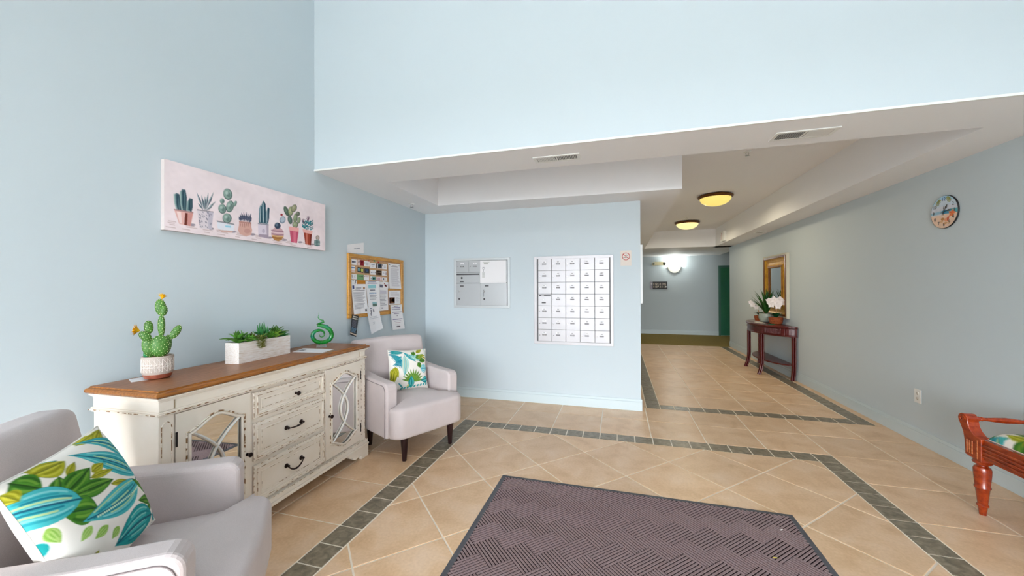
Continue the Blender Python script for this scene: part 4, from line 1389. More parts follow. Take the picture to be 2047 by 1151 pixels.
# 6 dark ball in striped jar
blob(1375, 942, 30, 10, (150, 140, 150))
blob(1305, 880, 66, 72, (200, 166, 170)); pp([(1242, 890), (1368, 900), (1345, 945), (1310, 955), (1265, 940)], (176, 128, 74))
for k, c_ in enumerate(((150, 110, 130), (232, 214, 216), (150, 110, 130), (226, 196, 150), (150, 96, 50))): pline([(1243 + k * 2, 842 + k * 18), (1300, 852 + k * 18), (1366, 856 + k * 17)], 0.018, c_, 0.8)
blob(1308, 795, 33, 33, (54, 66, 86)); blob(1300, 785, 14, 16, (104, 124, 140), 0, 0.8); blob(1362, 735, 30, 38, (120, 136, 152), 25); blob(1362, 732, 22, 28, (176, 188, 198), 25); blob(1353, 682, 13, 12, (160, 60, 66))
# 7 prickly pear in pink pot
blob(1540, 965, 24, 9, (150, 140, 150))
for c_, rx, ry, rot, cc in (((1405, 645), 24, 55, -20, (84, 104, 88)), ((1450, 645), 28, 48, 5, (158, 164, 124)), ((1485, 615), 28, 42, 25, (150, 150, 118)), ((1440, 735), 24, 45, -10, (92, 116, 106)), ((1497, 715), 22, 50, 10, (134, 150, 116)), ((1525, 672), 20, 24, 0, (110, 116, 100)), ((1532, 740), 17, 34, 15, (140, 154, 122)), ((1492, 785), 30, 34, 0, (146, 156, 124))):
    blob(c_[0], c_[1], rx, ry, (72, 84, 74), rot); blob(c_[0] - 2, c_[1] - 2, rx * .85, ry * .88, cc, rot); blob(c_[0] - 6, c_[1] - 8, rx * .35, ry * .4, tuple(min(255, q + 40) for q in cc), rot, 0.6)
pp([(1422, 802), (1530, 818), (1526, 858), (1430, 845)], (228, 168, 164)); pp([(1432, 845), (1526, 858), (1505, 975), (1445, 965)], (188, 84, 108)); pp([(1470, 852), (1500, 856), (1492, 972), (1470, 970)], (214, 120, 140), 0.8)
# 8 teal spiky plant in terracotta pot
blob(1665, 988, 24, 9, (150, 140, 150))
for k in range(46):
    sx = random.choice((1595, 1628, 1650)); y = random.uniform(755, 840); s = random.choice((-1, 1))
    pline([(sx, y), (sx + s * 16, y - 6), (sx + s * 28, y - 16)], 0.014, random.choice(((30, 110, 118), (54, 140, 144), (20, 80, 92))), 0.9)
for x, y in ((1578, 745), (1632, 720), (1626, 735)): 
    for a in (-60, -90, -120): pline([(x, y + 20), (x + 22 * math.cos(math.radians(a)), y + 10 + 30 * math.sin(math.radians(a)))], 0.012, (100, 70, 90))
pp([(1568, 828), (1672, 850), (1665, 885), (1575, 868)], (228, 176, 168)); pp([(1578, 866), (1664, 884), (1650, 998), (1592, 985)], (150, 64, 44)); pp([(1600, 872), (1618, 876), (1616, 990), (1602, 986)], (206, 130, 110), 0.8); pp([(1645, 882), (1664, 884), (1650, 998), (1640, 994)], (104, 36, 26), 0.8)
# 9 tiny cactus in checked pot
blob(1722, 920, 20, 26, (150, 140, 132)); blob(1722, 920, 12, 17, (186, 172, 164)); blob(1715, 972, 32, 36, (170, 196, 192))
for k in range(4):
    pline([(1688, 952 + k * 14), (1743, 956 + k * 14)], 0.014, (56, 84, 84), 0.8); pline([(1694 + k * 14, 945), (1694 + k * 14, 1002)], 0.014, (56, 84, 84), 0.7)
cv.a *= np.array([1.05, 1.035, 1.045])
fn = lambda u, v: (u * CW - CW / 2, np.full_like(u, -CT - 0.0006), CH / 2 - v * CH)
ob('canvas', bx(-CW / 2, CW / 2, -CT, -0.001, -CH / 2, CH / 2), 'canvas_edge', pic, bevel=0.002)
ob('painted_face', painted_mesh('painted_face', cv, fn), 'painted', pic)

# ------------------------------------------------------------------ cork board and what is pinned to it
board = thing('cork_board', 'cork notice board with oak frame on the left wall above the corner armchair', 'notice board', (XL, 3.645, 1.492), 90)
W2, H2 = 0.497, 0.326
for nm, b in (('frame_rail', (-W2, W2, -0.024, -0.001, H2 - 0.04, H2)), ('frame_rail', (-W2, W2, -0.024, -0.001, -H2, -H2 + 0.04)), ('frame_stile', (-W2, -W2 + 0.045, -0.024, -0.001, -H2 + 0.04, H2 - 0.04)), ('frame_stile', (W2 - 0.05, W2, -0.024, -0.001, -H2 + 0.04, H2 - 0.04))):
    ob(nm, bx(*b), 'frame_oak', board, bevel=0.004)
ob('cork', bx(-W2 + 0.04, W2 - 0.045, -0.012, -0.002, -H2 + 0.035, H2 - 0.035), 'cork', board)
ob('centre_rail', bx(0.185, W2 - 0.05, -0.016, -0.010, -0.05, -0.026), 'frame_oak', board)
for x, z, m_ in ((-0.17, 0.272, 'red_sign'), (0.0, 0.268, 'red_sign'), (-0.07, 0.278, 'tag_green')):
    ob('push_pin', MB().ellipsoid((x, -0.015, z), (0.012, 0.005, 0.008), 10, 6), m_, board, smooth=60)

def sheet(name, quad, label, cat, group, mat, prints, out=0.0135, curl=0.0):
    # quad: corners TL, TR, BR, BL as (Y, Z) on the wall; prints in unit coordinates of the sheet: (u0, u1, v0, v1, colour)
    cy = sum(p[0] for p in quad) / 4; cz = sum(p[1] for p in quad) / 4
    t = thing(name, label, cat, (XL + out, cy, cz), 90, group)
    q = [(y - cy, z - cz) for y, z in quad]
    def P2(u, v):
        x = (q[0][0] * (1 - u) + q[1][0] * u) * (1 - v) + (q[3][0] * (1 - u) + q[2][0] * u) * v
        z = (q[0][1] * (1 - u) + q[1][1] * u) * (1 - v) + (q[3][1] * (1 - u) + q[2][1] * u) * v
        return x, z
    def dep(v, u=0.5): return -curl * (v ** 2) - curl * 0.4 * abs(2 * u - 1) ** 2
    mb = MB()
    n = 8 if curl else 1
    vs, fs = [], []
    for i in range(n + 1):
        for u in (0, 0.5, 1):
            x, z = P2(u, i / n)
            vs.append((x, dep(i / n, u), z))
    m0 = len(vs)
    vs += [(x, y + 0.0006, z) for x, y, z in vs[:m0]]
    for i in range(n):
        for k in range(2):
            a = i * 3 + k
            fs.append((a, a + 3, a + 4, a + 1)); fs.append((m0 + a, m0 + a + 1, m0 + a + 4, m0 + a + 3))
    mb.add(vs, fs)
    ob('sheet', mb, mat, t)
    by = {}
    for (u0, u1, v0, v1, c) in prints:
        by.setdefault(c, []).append((u0, u1, v0, v1))
    for c, rs in by.items():
        pm = MB()
        for (u0, u1, v0, v1) in rs:
            k = max(1, int((v1 - v0) / 0.12)) if curl else 1
            for i in range(k):
                va, vb = v0 + (v1 - v0) * i / k, v0 + (v1 - v0) * (i + 1) / k
                w = []
                for u, v in ((u0, va), (u0, vb), (u1, vb), (u1, va)):
                    x, z = P2(u, v)
                    w.append((x, dep(v, u) - 0.0005 - (0.0012 if curl else 0), z))
                pm.add(w, [(0, 1, 2, 3)])
        ob('print', pm, flat(c), t)
    return t
def lines(v0, v1, n, u0=0.1, u1=0.9, c=(168, 166, 172), fill=0.42):
    out = []
    s = (v1 - v0) / n
    for i in range(n):
        out.append((u0 + random.uniform(0, .03), u1 - random.uniform(0, .18), v0 + s * i, v0 + s * (i + fill), c))
    return out
WH = 'white_paper'
gc = 'business cards on the cork board'
def rect(y0, y1, z0, z1): return [(y0, z1), (y1, z1), (y1, z0), (y0, z0)]
IN = (70, 72, 84)
cards = [
 (rect(3.195, 3.282, 1.705, 1.762), 'white business card with bold navy initials, top left of the cork board', WH, [(.2, .38, .3, .6, (52, 64, 96)), (.42, .6, .3, .6, (52, 64, 96)), (.64, .8, .3, .6, (52, 64, 96))]),
 (rect(3.296, 3.393, 1.706, 1.763), 'pink and red portrait business card on the cork board', WH, [(0, .42, 0, 1, (232, 206, 200)), (.12, .3, .15, .6, (110, 70, 80)), (.42, 1, 0, 1, (150, 34, 50)), (.6, .8, .08, .25, (230, 190, 180)), (.5, .9, .45, .55, (196, 110, 116))]),
 (rect(3.401, 3.491, 1.702, 1.757), 'plain white business card third in the top row of the cork board', WH, lines(.25, .85, 4, .25, .9) + [(.1, .18, .2, .5, (120, 150, 130))]),
 (rect(3.501, 3.597, 1.69, 1.745), 'white business card with a thin blue heading fourth in the top row', WH, [(.2, .8, .28, .4, (120, 140, 160))] + lines(.55, .85, 2, .3, .7)),
 (rect(3.609, 3.707, 1.69, 1.746), 'dark grey car photo business card on the cork board', WH, [(0, .14, 0, 1, (40, 44, 52)), (.2, 1, .0, .12, (90, 96, 104)), (.28, 1, .12, .9, (56, 68, 84)), (.55, .85, .3, .6, (96, 110, 124))]),
 (rect(3.713, 3.804, 1.688, 1.747), 'white business card with tiny black mark last in the top row', WH, [(.06, .2, .1, .35, (60, 60, 66))] + lines(.3, .8, 3, .35, .9)),
 (rect(3.198, 3.258, 1.629, 1.697), 'small white card with a blue band at the left of the second row', WH, [(.05, .9, .22, .38, (96, 128, 176)), (.1, .9, .75, .85, (222, 170, 150))]),
 ([(3.295, 1.688), (3.392, 1.683), (3.390, 1.631), (3.295, 1.636)], 'black business card with cyan and yellow blocks on the cork board', 'black', [(.08, .34, .2, .75, (120, 190, 214)), (.36, .6, .3, .7, (96, 130, 40)), (.6, .92, .22, .8, (206, 208, 110)), (.0, 1, .46, .52, (20, 40, 20))]),
 (rect(3.403, 3.488, 1.629, 1.681), 'black business card with blue lettering on the cork board', 'black', [(.2, .8, .25, .36, (70, 110, 180)), (.25, .7, .45, .55, (60, 96, 160)), (.35, .75, .65, .72, (90, 120, 160))]),
 (rect(3.504, 3.598, 1.617, 1.669), 'white business card with four small icons in the second row', WH, [(.1, .22, .4, .65, (110, 116, 130)), (.34, .42, .42, .62, (160, 166, 180)), (.54, .62, .42, .62, (160, 166, 180)), (.8, .94, .4, .65, (120, 130, 150))]),
 (rect(3.609, 3.706, 1.615, 1.669), 'brown photo business card on the cork board', WH, [(0, 1, 0, 1, (112, 92, 76)), (.1, .9, .1, .25, (170, 160, 150)), (.3, .9, .55, .8, (80, 66, 58)), (0, .15, .3, 1, (176, 140, 60))]),
 (rect(3.711, 3.801, 1.614, 1.669), 'white business card with a dark strip at its right edge', WH, lines(.25, .75, 3, .15, .6) + [(.8, .92, .3, .85, (110, 70, 70))]),
 (rect(3.199, 3.282, 1.561, 1.611), 'white card with a grey leaf drawing at the left of the third row', WH, [(.1, .14, .2, .6, IN), (.22, .26, .2, .6, IN), (.12, .24, .14, .2, IN), (.14, .3, .58, .64, IN)] + lines(.25, .7, 3, .5, .92)),
 (rect(3.288, 3.391, 1.555, 1.611), 'green business card on the cork board', flat((120, 164, 116)), [(.2, .42, .28, .38, (70, 110, 80)), (.55, .92, .32, .42, (84, 84, 90)), (.3, .8, .6, .68, (140, 186, 110))]),
 (rect(3.397, 3.484, 1.553, 1.608), 'white business card with a small red logo in the third row', WH, [(.1, .25, .2, .32, (150, 80, 80)), (.4, .9, .24, .32, (200, 150, 150))]),
 (rect(3.503, 3.598, 1.558, 1.598), 'white and teal business card on the cork board', WH, [(.1, .2, .3, .8, (70, 80, 84)), (.34, .98, .05, 1, (106, 164, 154)), (.45, .8, .35, .7, (80, 136, 130))]),
 (rect(3.610, 3.705, 1.556, 1.597), 'pale pink portrait card in the third row of the cork board', flat((226, 206, 212)), [(.4, .62, .25, .95, (166, 100, 120)), (.1, .3, .3, .8, (200, 180, 190))]),
 (rect(3.712, 3.802, 1.556, 1.596), 'white business card with a round grey stamp in the third row', WH, [(.15, .45, .3, .8, (120, 124, 136)), (.6, .75, .3, .75, (232, 214, 190))]),
 ([(3.201, 1.553), (3.279, 1.557), (3.284, 1.502), (3.203, 1.508)], 'white card crossed by a black diagonal line beneath the leaf card', WH, [(.78, .92, .0, .3, (30, 30, 34)), (.7, .82, .3, .6, (30, 30, 34)), (.6, .74, .6, 1, (30, 30, 34)), (.2, .5, .1, .18, (120, 120, 130))]),
]
for quad, lab, mat, pr in cards:
    sheet('business_card', quad, lab, 'card', gc, mat, pr)
sheet('tan_card', rect(3.292, 3.417, 1.513, 1.551), 'plain orange brown card above the left flyer on the cork board', 'card', None, flat((196, 130, 44)), [], 0.0138)
BL = (166, 164, 172)
sheet('flyer', [(3.195, 1.508), (3.417, 1.513), (3.445, 1.207), (3.218, 1.203)], 'white text flyer with navy block and orange seal at the left of the cork board', 'flyer', 'flyers on the cork board', WH, [(.05, .18, .04, .15, (48, 62, 120)), (.8, .92, .1, .18, (150, 110, 80)), (.3, .68, .12, .14, IN), (.25, .6, .16, .18, BL), (.08, .9, .21, .225, IN)] + lines(.27, .62, 10, .08, .9, BL) + lines(.65, .85, 5, .08, .88, BL) + [(.8, .92, .86, .93, (90, 90, 96))], 0.0158, 0.012)
sheet('flyer', [(3.62, 1.547), (3.817, 1.538), (3.823, 1.218), (3.626, 1.215)], 'white typed notice with black square logo in the middle of the cork board', 'flyer', 'flyers on the cork board', WH, [(.22, .52, .1, .2, (96, 96, 112)), (.25, .85, .3, .42, (206, 202, 212))] + lines(.45, .85, 8, .22, .85, BL) + [(.35, .5, .9, .93, (60, 50, 90))], 0.0152, 0.004)
fe = [(.2, .8, .03, .05, (120, 120, 150)), (.12, .9, .075, .1, (130, 120, 160)), (.16, .76, .14, .27, (150, 206, 214)), (.32, .6, .15, .26, (50, 160, 168)), (.38, .56, .21, .25, (210, 240, 240))]
for k in range(5): fe.append((.27 + .085 * k, .32 + .085 * k, .32, .37, (72, 84, 110)))
for k in range(7): fe.append((.2 + .082 * k, .255 + .082 * k, .43, .48, (96, 150, 190)))
fe += lines(.53, .72, 4, .18, .85, BL) + [(.36, .72, .78, .85, (150, 190, 196)), (.36, .72, .85, .95, (96, 120, 110)), (.4, .62, .88, .92, (180, 160, 120))]
sheet('flyer', [(3.411, 1.546), (3.639, 1.552), (3.661, 1.254), (3.451, 1.257)], 'white flyer with teal banner and blue capital lettering in the middle of the cork board', 'flyer', 'flyers on the cork board', WH, fe, 0.0195, 0.008)
sheet('flyer', [(3.824, 1.761), (4.063, 1.763), (4.086, 1.462), (3.839, 1.467)], 'tall white typed list at the upper right of the cork board', 'flyer', 'flyers on the cork board', WH, [(.05, .16, .03, .06, (60, 64, 80)), (.35, .72, .07, .09, (150, 140, 150)), (.2, .8, .11, .13, (150, 140, 150)), (.9, .97, .05, .08, (96, 96, 90))] + lines(.2, .92, 18, .18, .92, (196, 190, 198)), 0.0152, 0.008)
sheet('photo_flyer', rect(3.838, 4.08, 1.276, 1.441), 'white flyer with a brown photograph at the right of the cork board', 'flyer', 'flyers on the cork board', WH, [(.04, .5, .48, .92, (130, 84, 60)), (.2, .4, .55, .8, (210, 170, 120)), (.4, .5, .5, .9, (70, 90, 50)), (.06, .15, .5, .9, (110, 40, 36))] + lines(.1, .42, 5, .15, .9, (206, 200, 206)) + lines(.5, .9, 5, .58, .95, (206, 200, 206)), 0.0172)
sheet('ant_card', [(3.72, 1.549), (3.831, 1.539), (3.827, 1.466), (3.719, 1.481)], 'white card with a red insect on the cork board', 'card', None, WH, [(.28, .62, .45, .7, (120, 16, 16)), (.2, .4, .25, .42, (160, 60, 50)), (.35, .7, .6, .78, (90, 10, 10)), (.75, .9, .4, .52, (140, 140, 150))], 0.0185)
sheet('black_leaflet', [(3.195, 1.208), (3.295, 1.183), (3.254, 0.97), (3.164, 1.005)], 'narrow black leaflet hanging below the cork board frame', 'leaflet', None, 'black', [(.15, .85, .06, .11, (222, 214, 200)), (.2, .9, .15, .19, (230, 220, 206)), (.1, .7, .17, .22, (222, 214, 200))] + lines(.27, .6, 8, .1, .92, (120, 120, 136)) + lines(.62, .85, 6, .1, .9, (120, 160, 190)) + [(.0, 1, .88, .94, (220, 200, 180))], 0.028, 0.0)
sheet('flyer', [(3.408, 1.268), (3.62, 1.258), (3.676, 1.02), (3.468, 0.975)], 'white sheet with a pencil sketch hanging askew below the cork board', 'flyer', 'flyers on the cork board', WH, [(.3, .38, .1, .26, (116, 118, 130)), (.5, .6, .08, .2, (120, 120, 132)), (.25, .34, .22, .34, (140, 140, 150)), (.28, .42, .04, .07, (100, 110, 140))] + lines(.38, .5, 2, .15, .85, (200, 200, 206)) + lines(.6, .72, 2, .3, .6, (206, 206, 212)), 0.031, 0.016)
sheet('flyer', [(3.841, 1.272), (4.077, 1.271), (4.131, 0.969), (3.871, 0.98)], 'white flyer with centred purple text hanging below the right of the cork board', 'flyer', 'flyers on the cork board', WH, [(.3, .7, .04, .07, (90, 90, 100)), (.12, .85, .1, .13, (110, 100, 150)), (.1, .85, .17, .19, (120, 110, 150)), (.1, .95, .28, .3, (130, 110, 140)), (.25, .7, .34, .37, (150, 140, 160)), (.48, .56, .43, .46, (150, 140, 160)), (.1, .92, .57, .6, (130, 120, 160)), (.22, .8, .65, .67, (170, 160, 180)), (.28, .72, .72, .74, (190, 150, 160)), (.25, .65, .79, .8, (200, 196, 204)), (.36, .66, .86, .91, (110, 100, 110))], 0.031, 0.012)
sheet('envelope', [(3.155, 1.902), (3.406, 1.952), (3.406, 1.839), (3.155, 1.822)], 'white envelope tucked above the cork board frame', 'envelope', None, WH, [(.4, .55, .5, .6, (180, 180, 190)), (.58, .75, .46, .58, (180, 180, 190))], 0.004)
# ------------------------------------------------------------------ mailboxes set in the wall
def wall_frame(x0, x1, z0, z1, w, parent, mat):
    o, i = [(x0, z0), (x1, z0), (x1, z1), (x0, z1)], [(x0 + w, z0 + w), (x1 - w, z0 + w), (x1 - w, z1 - w), (x0 + w, z1 - w)]
    return ob('surround', MB().ring(o, i, -0.014, -0.0005), mat, parent, bevel=0.003)
lock_me = MB().lathe([(0.0065, 0), (0.0065, 0.004), (0.005, 0.006), (0.0005, 0.006)], 12, RX(90)).mesh('lock', 50); lock_me.materials.append(MATS['chrome'])
key_me = MB().box(-0.001, 0.001, -0.0066, -0.0058, -0.004, 0.004).mesh('keyhole'); key_me.materials.append(MATS['black'])
plate_me = bx(-0.026, 0.026, -0.002, 0, -0.008, 0.008).mesh('number_plate'); plate_me.materials.append(MATS['plate_dark'])
plate2_me = bx(-0.026, 0.026, -0.002, 0, -0.008, 0.008).mesh('number_plate'); plate2_me.materials.append(MATS[flat((150, 147, 150))])
label_me = bx(-0.024, 0.024, -0.001, 0, -0.010, 0.010).mesh('name_label'); label_me.materials.append(MATS['white_paper'])
ink_me = MB().box(-0.012, 0.012, -0.0014, -0.0009, -0.004, 0.004).mesh('label_print'); ink_me.materials.append(MATS['ink_grey'])
num_me = MB()
for k in range(4):
    num_me.box(-0.020 + 0.0105 * k, -0.0125 + 0.0105 * k, -0.0026, -0.0019, -0.004, 0.004)
num_me = num_me.mesh('plate_digits'); num_me.materials.append(MATS['plate_light'])
num2_me = num_me.copy(); num2_me.materials.clear(); num2_me.materials.append(MATS['ink_grey'])

mbk = thing('mailbox_bank', 'tall white bank of apartment mailboxes set in the back wall', 'mailboxes', (-0.554, YB, 1.3145), 0)
hw, hh = 0.492, 0.5575
wall_frame(-hw, hw, -hh, hh, 0.036, mbk, 'metal_white')
ob('back_plate', bx(-hw + 0.03, hw - 0.03, -0.006, -0.0005, -hh + 0.03, hh - 0.03), 'gap_dark', mbk)
cw, chh = 0.888 / 5, 1.048 / 7
dm = bx(-cw / 2 + 0.003, cw / 2 - 0.003, -0.013, -0.006, -chh / 2 + 0.002, chh / 2 - 0.002).mesh('mailbox_door'); dm.materials.append(MATS['metal_white'])
for r in range(7):
    for c in range(5):
        d = ob('mailbox_door', dm, 'metal_white', mbk, bevel=0.0012)
        d.location = (-0.441 + cw * (c + 0.5), 0, 0.526 - chh * (r + 0.5))
        if r == 3 and c == 0:
            ob('mail_slot', bx(-0.078, 0.074, -0.0145, -0.0125, 0.048, 0.06), 'black', d)
            ob('slot_flap', bx(-0.046, -0.012, -0.016, -0.0145, 0.054, 0.062), 'plate_light', d)
            l = ob('lock', lock_me, 'chrome', d); l.location = (-0.012, -0.013, 0.006)
            ob('number_plate', plate_me, 'plate_dark', d).location = (-0.014, -0.013, -0.035)
            continue
        lk = ob('lock', lock_me, 'chrome', d); lk.location = (-cw / 2 + 0.022, -0.013, 0.002 - 0.004 * c * 0.3)
        pm_, nm_ = (plate_me, num_me) if (c == 0 or r == 0 or (c == 1 and r < 2) or (c == 2 and r == 6)) and c < 3 else (plate2_me, num2_me)
        ob('number_plate', pm_, 'plate_dark', d).location = (-0.008, -0.013, 0.006)
        ob('plate_digits', nm_, 'plate_light', d).location = (-0.008, -0.013, 0.006)
        ob('name_label', label_me, 'white_paper', d).location = (-0.008, -0.013, 0.033)
        ob('label_print', ink_me, 'ink_grey', d).location = (-0.008, -0.013, 0.033)
for x in (-0.444, 0.4455):
    ob('hinge_strip', bx(x - 0.002, x + 0.002, -0.0135, -0.006, -0.52, 0.522), 'gap_dark', mbk)

pk = thing('parcel_locker', 'grey metal parcel locker unit with a white notice beside the mailboxes', 'mailboxes', (-1.768, YB, 1.54), 0)
hw, hh = 0.398, 0.334
wall_frame(-hw, hw, -hh, hh, 0.032, pk, 'metal_frame')
ob('back_plate', bx(-hw + 0.028, hw - 0.028, -0.006, -0.0005, -hh + 0.028, hh - 0.028), 'gap_dark', pk)
def pdoor(name, x0, x1, z0, z1, mat='metal_grey'):
    d = ob(name, bx(x0 + 0.002, x1 - 0.002, -0.013, -0.006, z0 + 0.002, z1 - 0.002), mat, pk, bevel=0.0012)
    return d
X0 = -2.133 + 1.768
for a, b in ((-2.133, -1.949), (-1.949, -1.786)):
    d = pdoor('mailbox_door', a + 1.768, b + 1.768, 0.142, 0.30)
    ob('lock', lock_me, 'chrome', d).location = (a + 1.768 + 0.028, -0.013, 0.225)
    ob('number_plate', plate_me, 'plate_dark', d).location = (a + 1.768 + 0.088, -0.013, 0.224)
    ob('plate_digits', num_me, 'plate_light', d).location = (a + 1.768 + 0.088, -0.013, 0.224)
    ob('name_label', label_me, 'white_paper', d).location = (a + 1.768 + 0.09, -0.013, 0.262)
    ob('label_print', ink_me, 'ink_grey', d).location = (a + 1.768 + 0.09, -0.013, 0.256)
d = pdoor('outgoing_mail_panel', X0, -1.786 + 1.768, 0.0, 0.142)
ob('mail_slot', MB().rbox(X0 + 0.008, -0.026, -0.0155, -0.0125, 0.108, 0.127, 0.0015, 1), 'plate_dark', d)
ob('lock', MB().lathe([(0.014, 0), (0.014, 0.003), (0.0005, 0.003)], 16, TR(X0 + 0.085, -0.013, 0.07) @ RX(90)), 'black', d, smooth=50)
ob('number_plate', plate_me, 'plate_dark', d).location = (X0 + 0.085, -0.013, 0.02)
for a, b in ((-2.133, -1.774), (-1.774, -1.411)):
    d = pdoor('parcel_door', a + 1.768, b + 1.768, -0.304, -0.002)
    ob('number_plate', plate_me, 'plate_dark', d).location = (a + 1.768 + 0.085, -0.013, -0.04)
    ob('key_ring', MB().lathe([(0.011, 0), (0.015, 0.002), (0.015, 0.005), (0.011, 0.007)], 16, TR(a + 1.768 + 0.045, -0.013, -0.107) @ RX(90), cap=False), 'chrome', d, smooth=50)
    ob('lock', MB().lathe([(0.013, 0), (0.013, 0.003), (0.0005, 0.003)], 16, TR(a + 1.768 + 0.045 + (0.002 if a < -2 else 0.004), -0.013, -0.215) @ RX(90)), 'plate_dark', d, smooth=50)
    if a > -2:
        k = MB()
        k.tube([(a + 1.768 + 0.042 + 0.012 * math.cos(t), -0.017, -0.115 + 0.012 * math.sin(t)) for t in np.linspace(0, 6.28, 14)], 0.002, 6)
        k.box(a + 1.768 + 0.036, a + 1.768 + 0.044, -0.0185, -0.0165, -0.185, -0.128)
        ob('key', k, 'chrome', d, smooth=50)
d = pdoor('parcel_door', -1.784 + 1.768, -1.411 + 1.768, 0.002, 0.30, 'metal_grey')
nx0, nx1, nz0, nz1 = -1.785 + 1.768, -1.422 + 1.768, -0.002, 0.297
ob('notice_sheet', bx(nx0, nx1, -0.0148, -0.0135, nz0, nz1), 'white_paper', d)
mb = MB()
mb.box(nx0 + 0.04, nx0 + 0.135, -0.0155, -0.0147, nz1 - 0.025, nz1 - 0.018); mb.box(nx0 + 0.055, nx0 + 0.115, -0.0155, -0.0147, nz1 - 0.05, nz1 - 0.028)
for k in range(6):
    mb.box(nx0 + 0.03, nx0 + 0.068, -0.0155, -0.0147, nz0 + 0.075 + 0.012 * k, nz0 + 0.083 + 0.012 * k)
ob('notice_print', mb, flat((196, 196, 192)), d)
mb = MB()
mb.tube([(nx0 + 0.05 + 0.013 * math.cos(t), -0.0155, nz0 + 0.195 + 0.013 * math.sin(t)) for t in np.linspace(0, 6.28, 16)], 0.0022, 6)
mb.box(nx0 + 0.0475, nx0 + 0.0525, -0.0157, -0.0147, nz0 + 0.15, nz0 + 0.183)
mb.box(nx0 + 0.035, nx0 + 0.065, -0.0157, -0.0147, nz0 + 0.208, nz0 + 0.212)
ob('key_drawing', mb, 'ink_grey', d)

# no smoking sign
ns = thing('no_smoking_sign', 'white square sign with red no smoking circle beside the mailboxes', 'sign', (0.084, YB, 1.826), 0)
ob('plate', bx(-0.063, 0.063, -0.003, -0.0005, -0.091, 0.091), flat((228, 218, 210)), ns, bevel=0.001)
ring_ = [(0.046 * math.cos(t), 0.02 + 0.046 * math.sin(t)) for t in np.linspace(0, 2 * math.pi, 36, endpoint=False)]
ring2 = [(0.0385 * math.cos(t), 0.02 + 0.0385 * math.sin(t)) for t in np.linspace(0, 2 * math.pi, 36, endpoint=False)]
ob('red_ring', MB().ring(ring_, ring2, -0.0044, -0.003), 'red_sign', ns)
ob('red_bar', MB().box(-0.04, 0.04, -0.0046, -0.003, -0.0035, 0.0035, TR(0, 0, 0.02) @ RY(42)), 'red_sign', ns)
mb = MB().box(-0.03, 0.018, -0.0040, -0.003, 0.006, 0.013)
mb.box(0.022, 0.026, -0.0040, -0.003, 0.006, 0.013)
ob('cigarette', mb, 'black', ns)
mb = MB()
mb.tube([(0.024, -0.0036, 0.018), (0.026, -0.0036, 0.026), (0.016, -0.0036, 0.03), (0.012, -0.0036, 0.038)], 0.0018, 5)
mb.tube([(0.012, -0.0036, 0.022), (0.006, -0.0036, 0.03), (0.010, -0.0036, 0.036), (0.0, -0.0036, 0.044)], 0.0015, 5)
ob('smoke_lines', mb, 'ink_dark', ns)

# white panel fixed round the corner on the hall wall
wp = thing('wall_panel', 'white panel edge on the hall wall just past the mailbox wall corner', 'panel', (XH, 5.0, 1.635), 90)
ob('panel', bx(-0.16, 0.55, -0.026, -0.001, -0.36, 0.36), 'white_gloss', wp, bevel=0.003)
ob('panel_edge', MB().ring([(-0.16, -0.36), (0.55, -0.36), (0.55, 0.36), (-0.16, 0.36)], [(-0.14, -0.34), (0.53, -0.34), (0.53, 0.34), (-0.14, 0.34)], -0.03, -0.026), 'white_gloss', wp)
# ------------------------------------------------------------------ entrance mat
MX0, MX1, MY0, MY1 = -0.878, 1.065, 1.10, 2.815
mat_ = thing('entrance_mat', 'large brown ribbed entrance mat with dark rubber border', 'mat', (0, 0, 0))
mb = MB()
i_ = 0.036
o4 = [(MX0, MY0), (MX1, MY0), (MX1, MY1), (MX0, MY1)]
n4 = [(MX0 + i_, MY0 + i_), (MX1 - i_, MY0 + i_), (MX1 - i_, MY1 - i_), (MX0 + i_, MY1 - i_)]
v = [(x, y, 0.0) for x, y in o4] + [(x + (0.004 if x < 0 else -0.004), y + (0.004 if y < 2 else -0.004), 0.003) for x, y in o4] + [(x, y, 0.0055) for x, y in n4]
f = []
for i in range(4):
    j = (i + 1) % 4
    f += [(i, j, 4 + j, 4 + i), (4 + i, 4 + j, 8 + j, 8 + i)]
ob('rubber_border', MB().add(v, f), 'rubber', mat_)
ob('backing', bx(MX0 + i_ - 0.002, MX1 - i_ + 0.002, MY0 + i_ - 0.002, MY1 - i_ + 0.002, 0.0005, 0.0048), 'mat_groove', mat_)
LB, WB = 0.205, 0.127
ribs = MB()
e1 = Vector((1, 1, 0)).normalized(); e2 = Vector((-1, 1, 0)).normalized()
base = Vector((0.1, 2.0, 0))
NR = 7
lo, hi = (MX0 + i_, MY0 + i_), (MX1 - i_, MY1 - i_)
def clip_seg(a, b):
    t0, t1 = 0.0, 1.0
    d = b - a
    for ax in (0, 1):
        for s, lim in ((1, lo[ax]), (-1, hi[ax])):
            p = s * (a[ax] - lim); q = s * d[ax]
            if abs(q) < 1e-9:
                if p < 0: return None
            else:
                t = -p / q
                if q > 0: t0 = max(t0, t)
                else: t1 = min(t1, t)
    if t1 - t0 < 0.02: return None
    return a + d * t0, a + d * t1
def rib(a, b, w):
    s = clip_seg(a, b)
    if not s: return
    a, b = s
    d = (b - a).normalized(); n = Vector((-d.y, d.x, 0)) * w / 2
    z0, z1 = 0.0046, 0.0082
    vs = []
    for p, e in ((a, 0.001), (b, -0.001)):
        for k, zz in ((1, z0), (0.74, z1), (-0.74, z1), (-1, z0)):
            q = p + n * k + d * (e if zz == z1 else 0)
            vs.append((q.x, q.y, zz))
    ribs.add(vs, [(0, 4, 5, 1), (1, 5, 6, 2), (2, 6, 7, 3), (0, 1, 2, 3), (7, 6, 5, 4)])
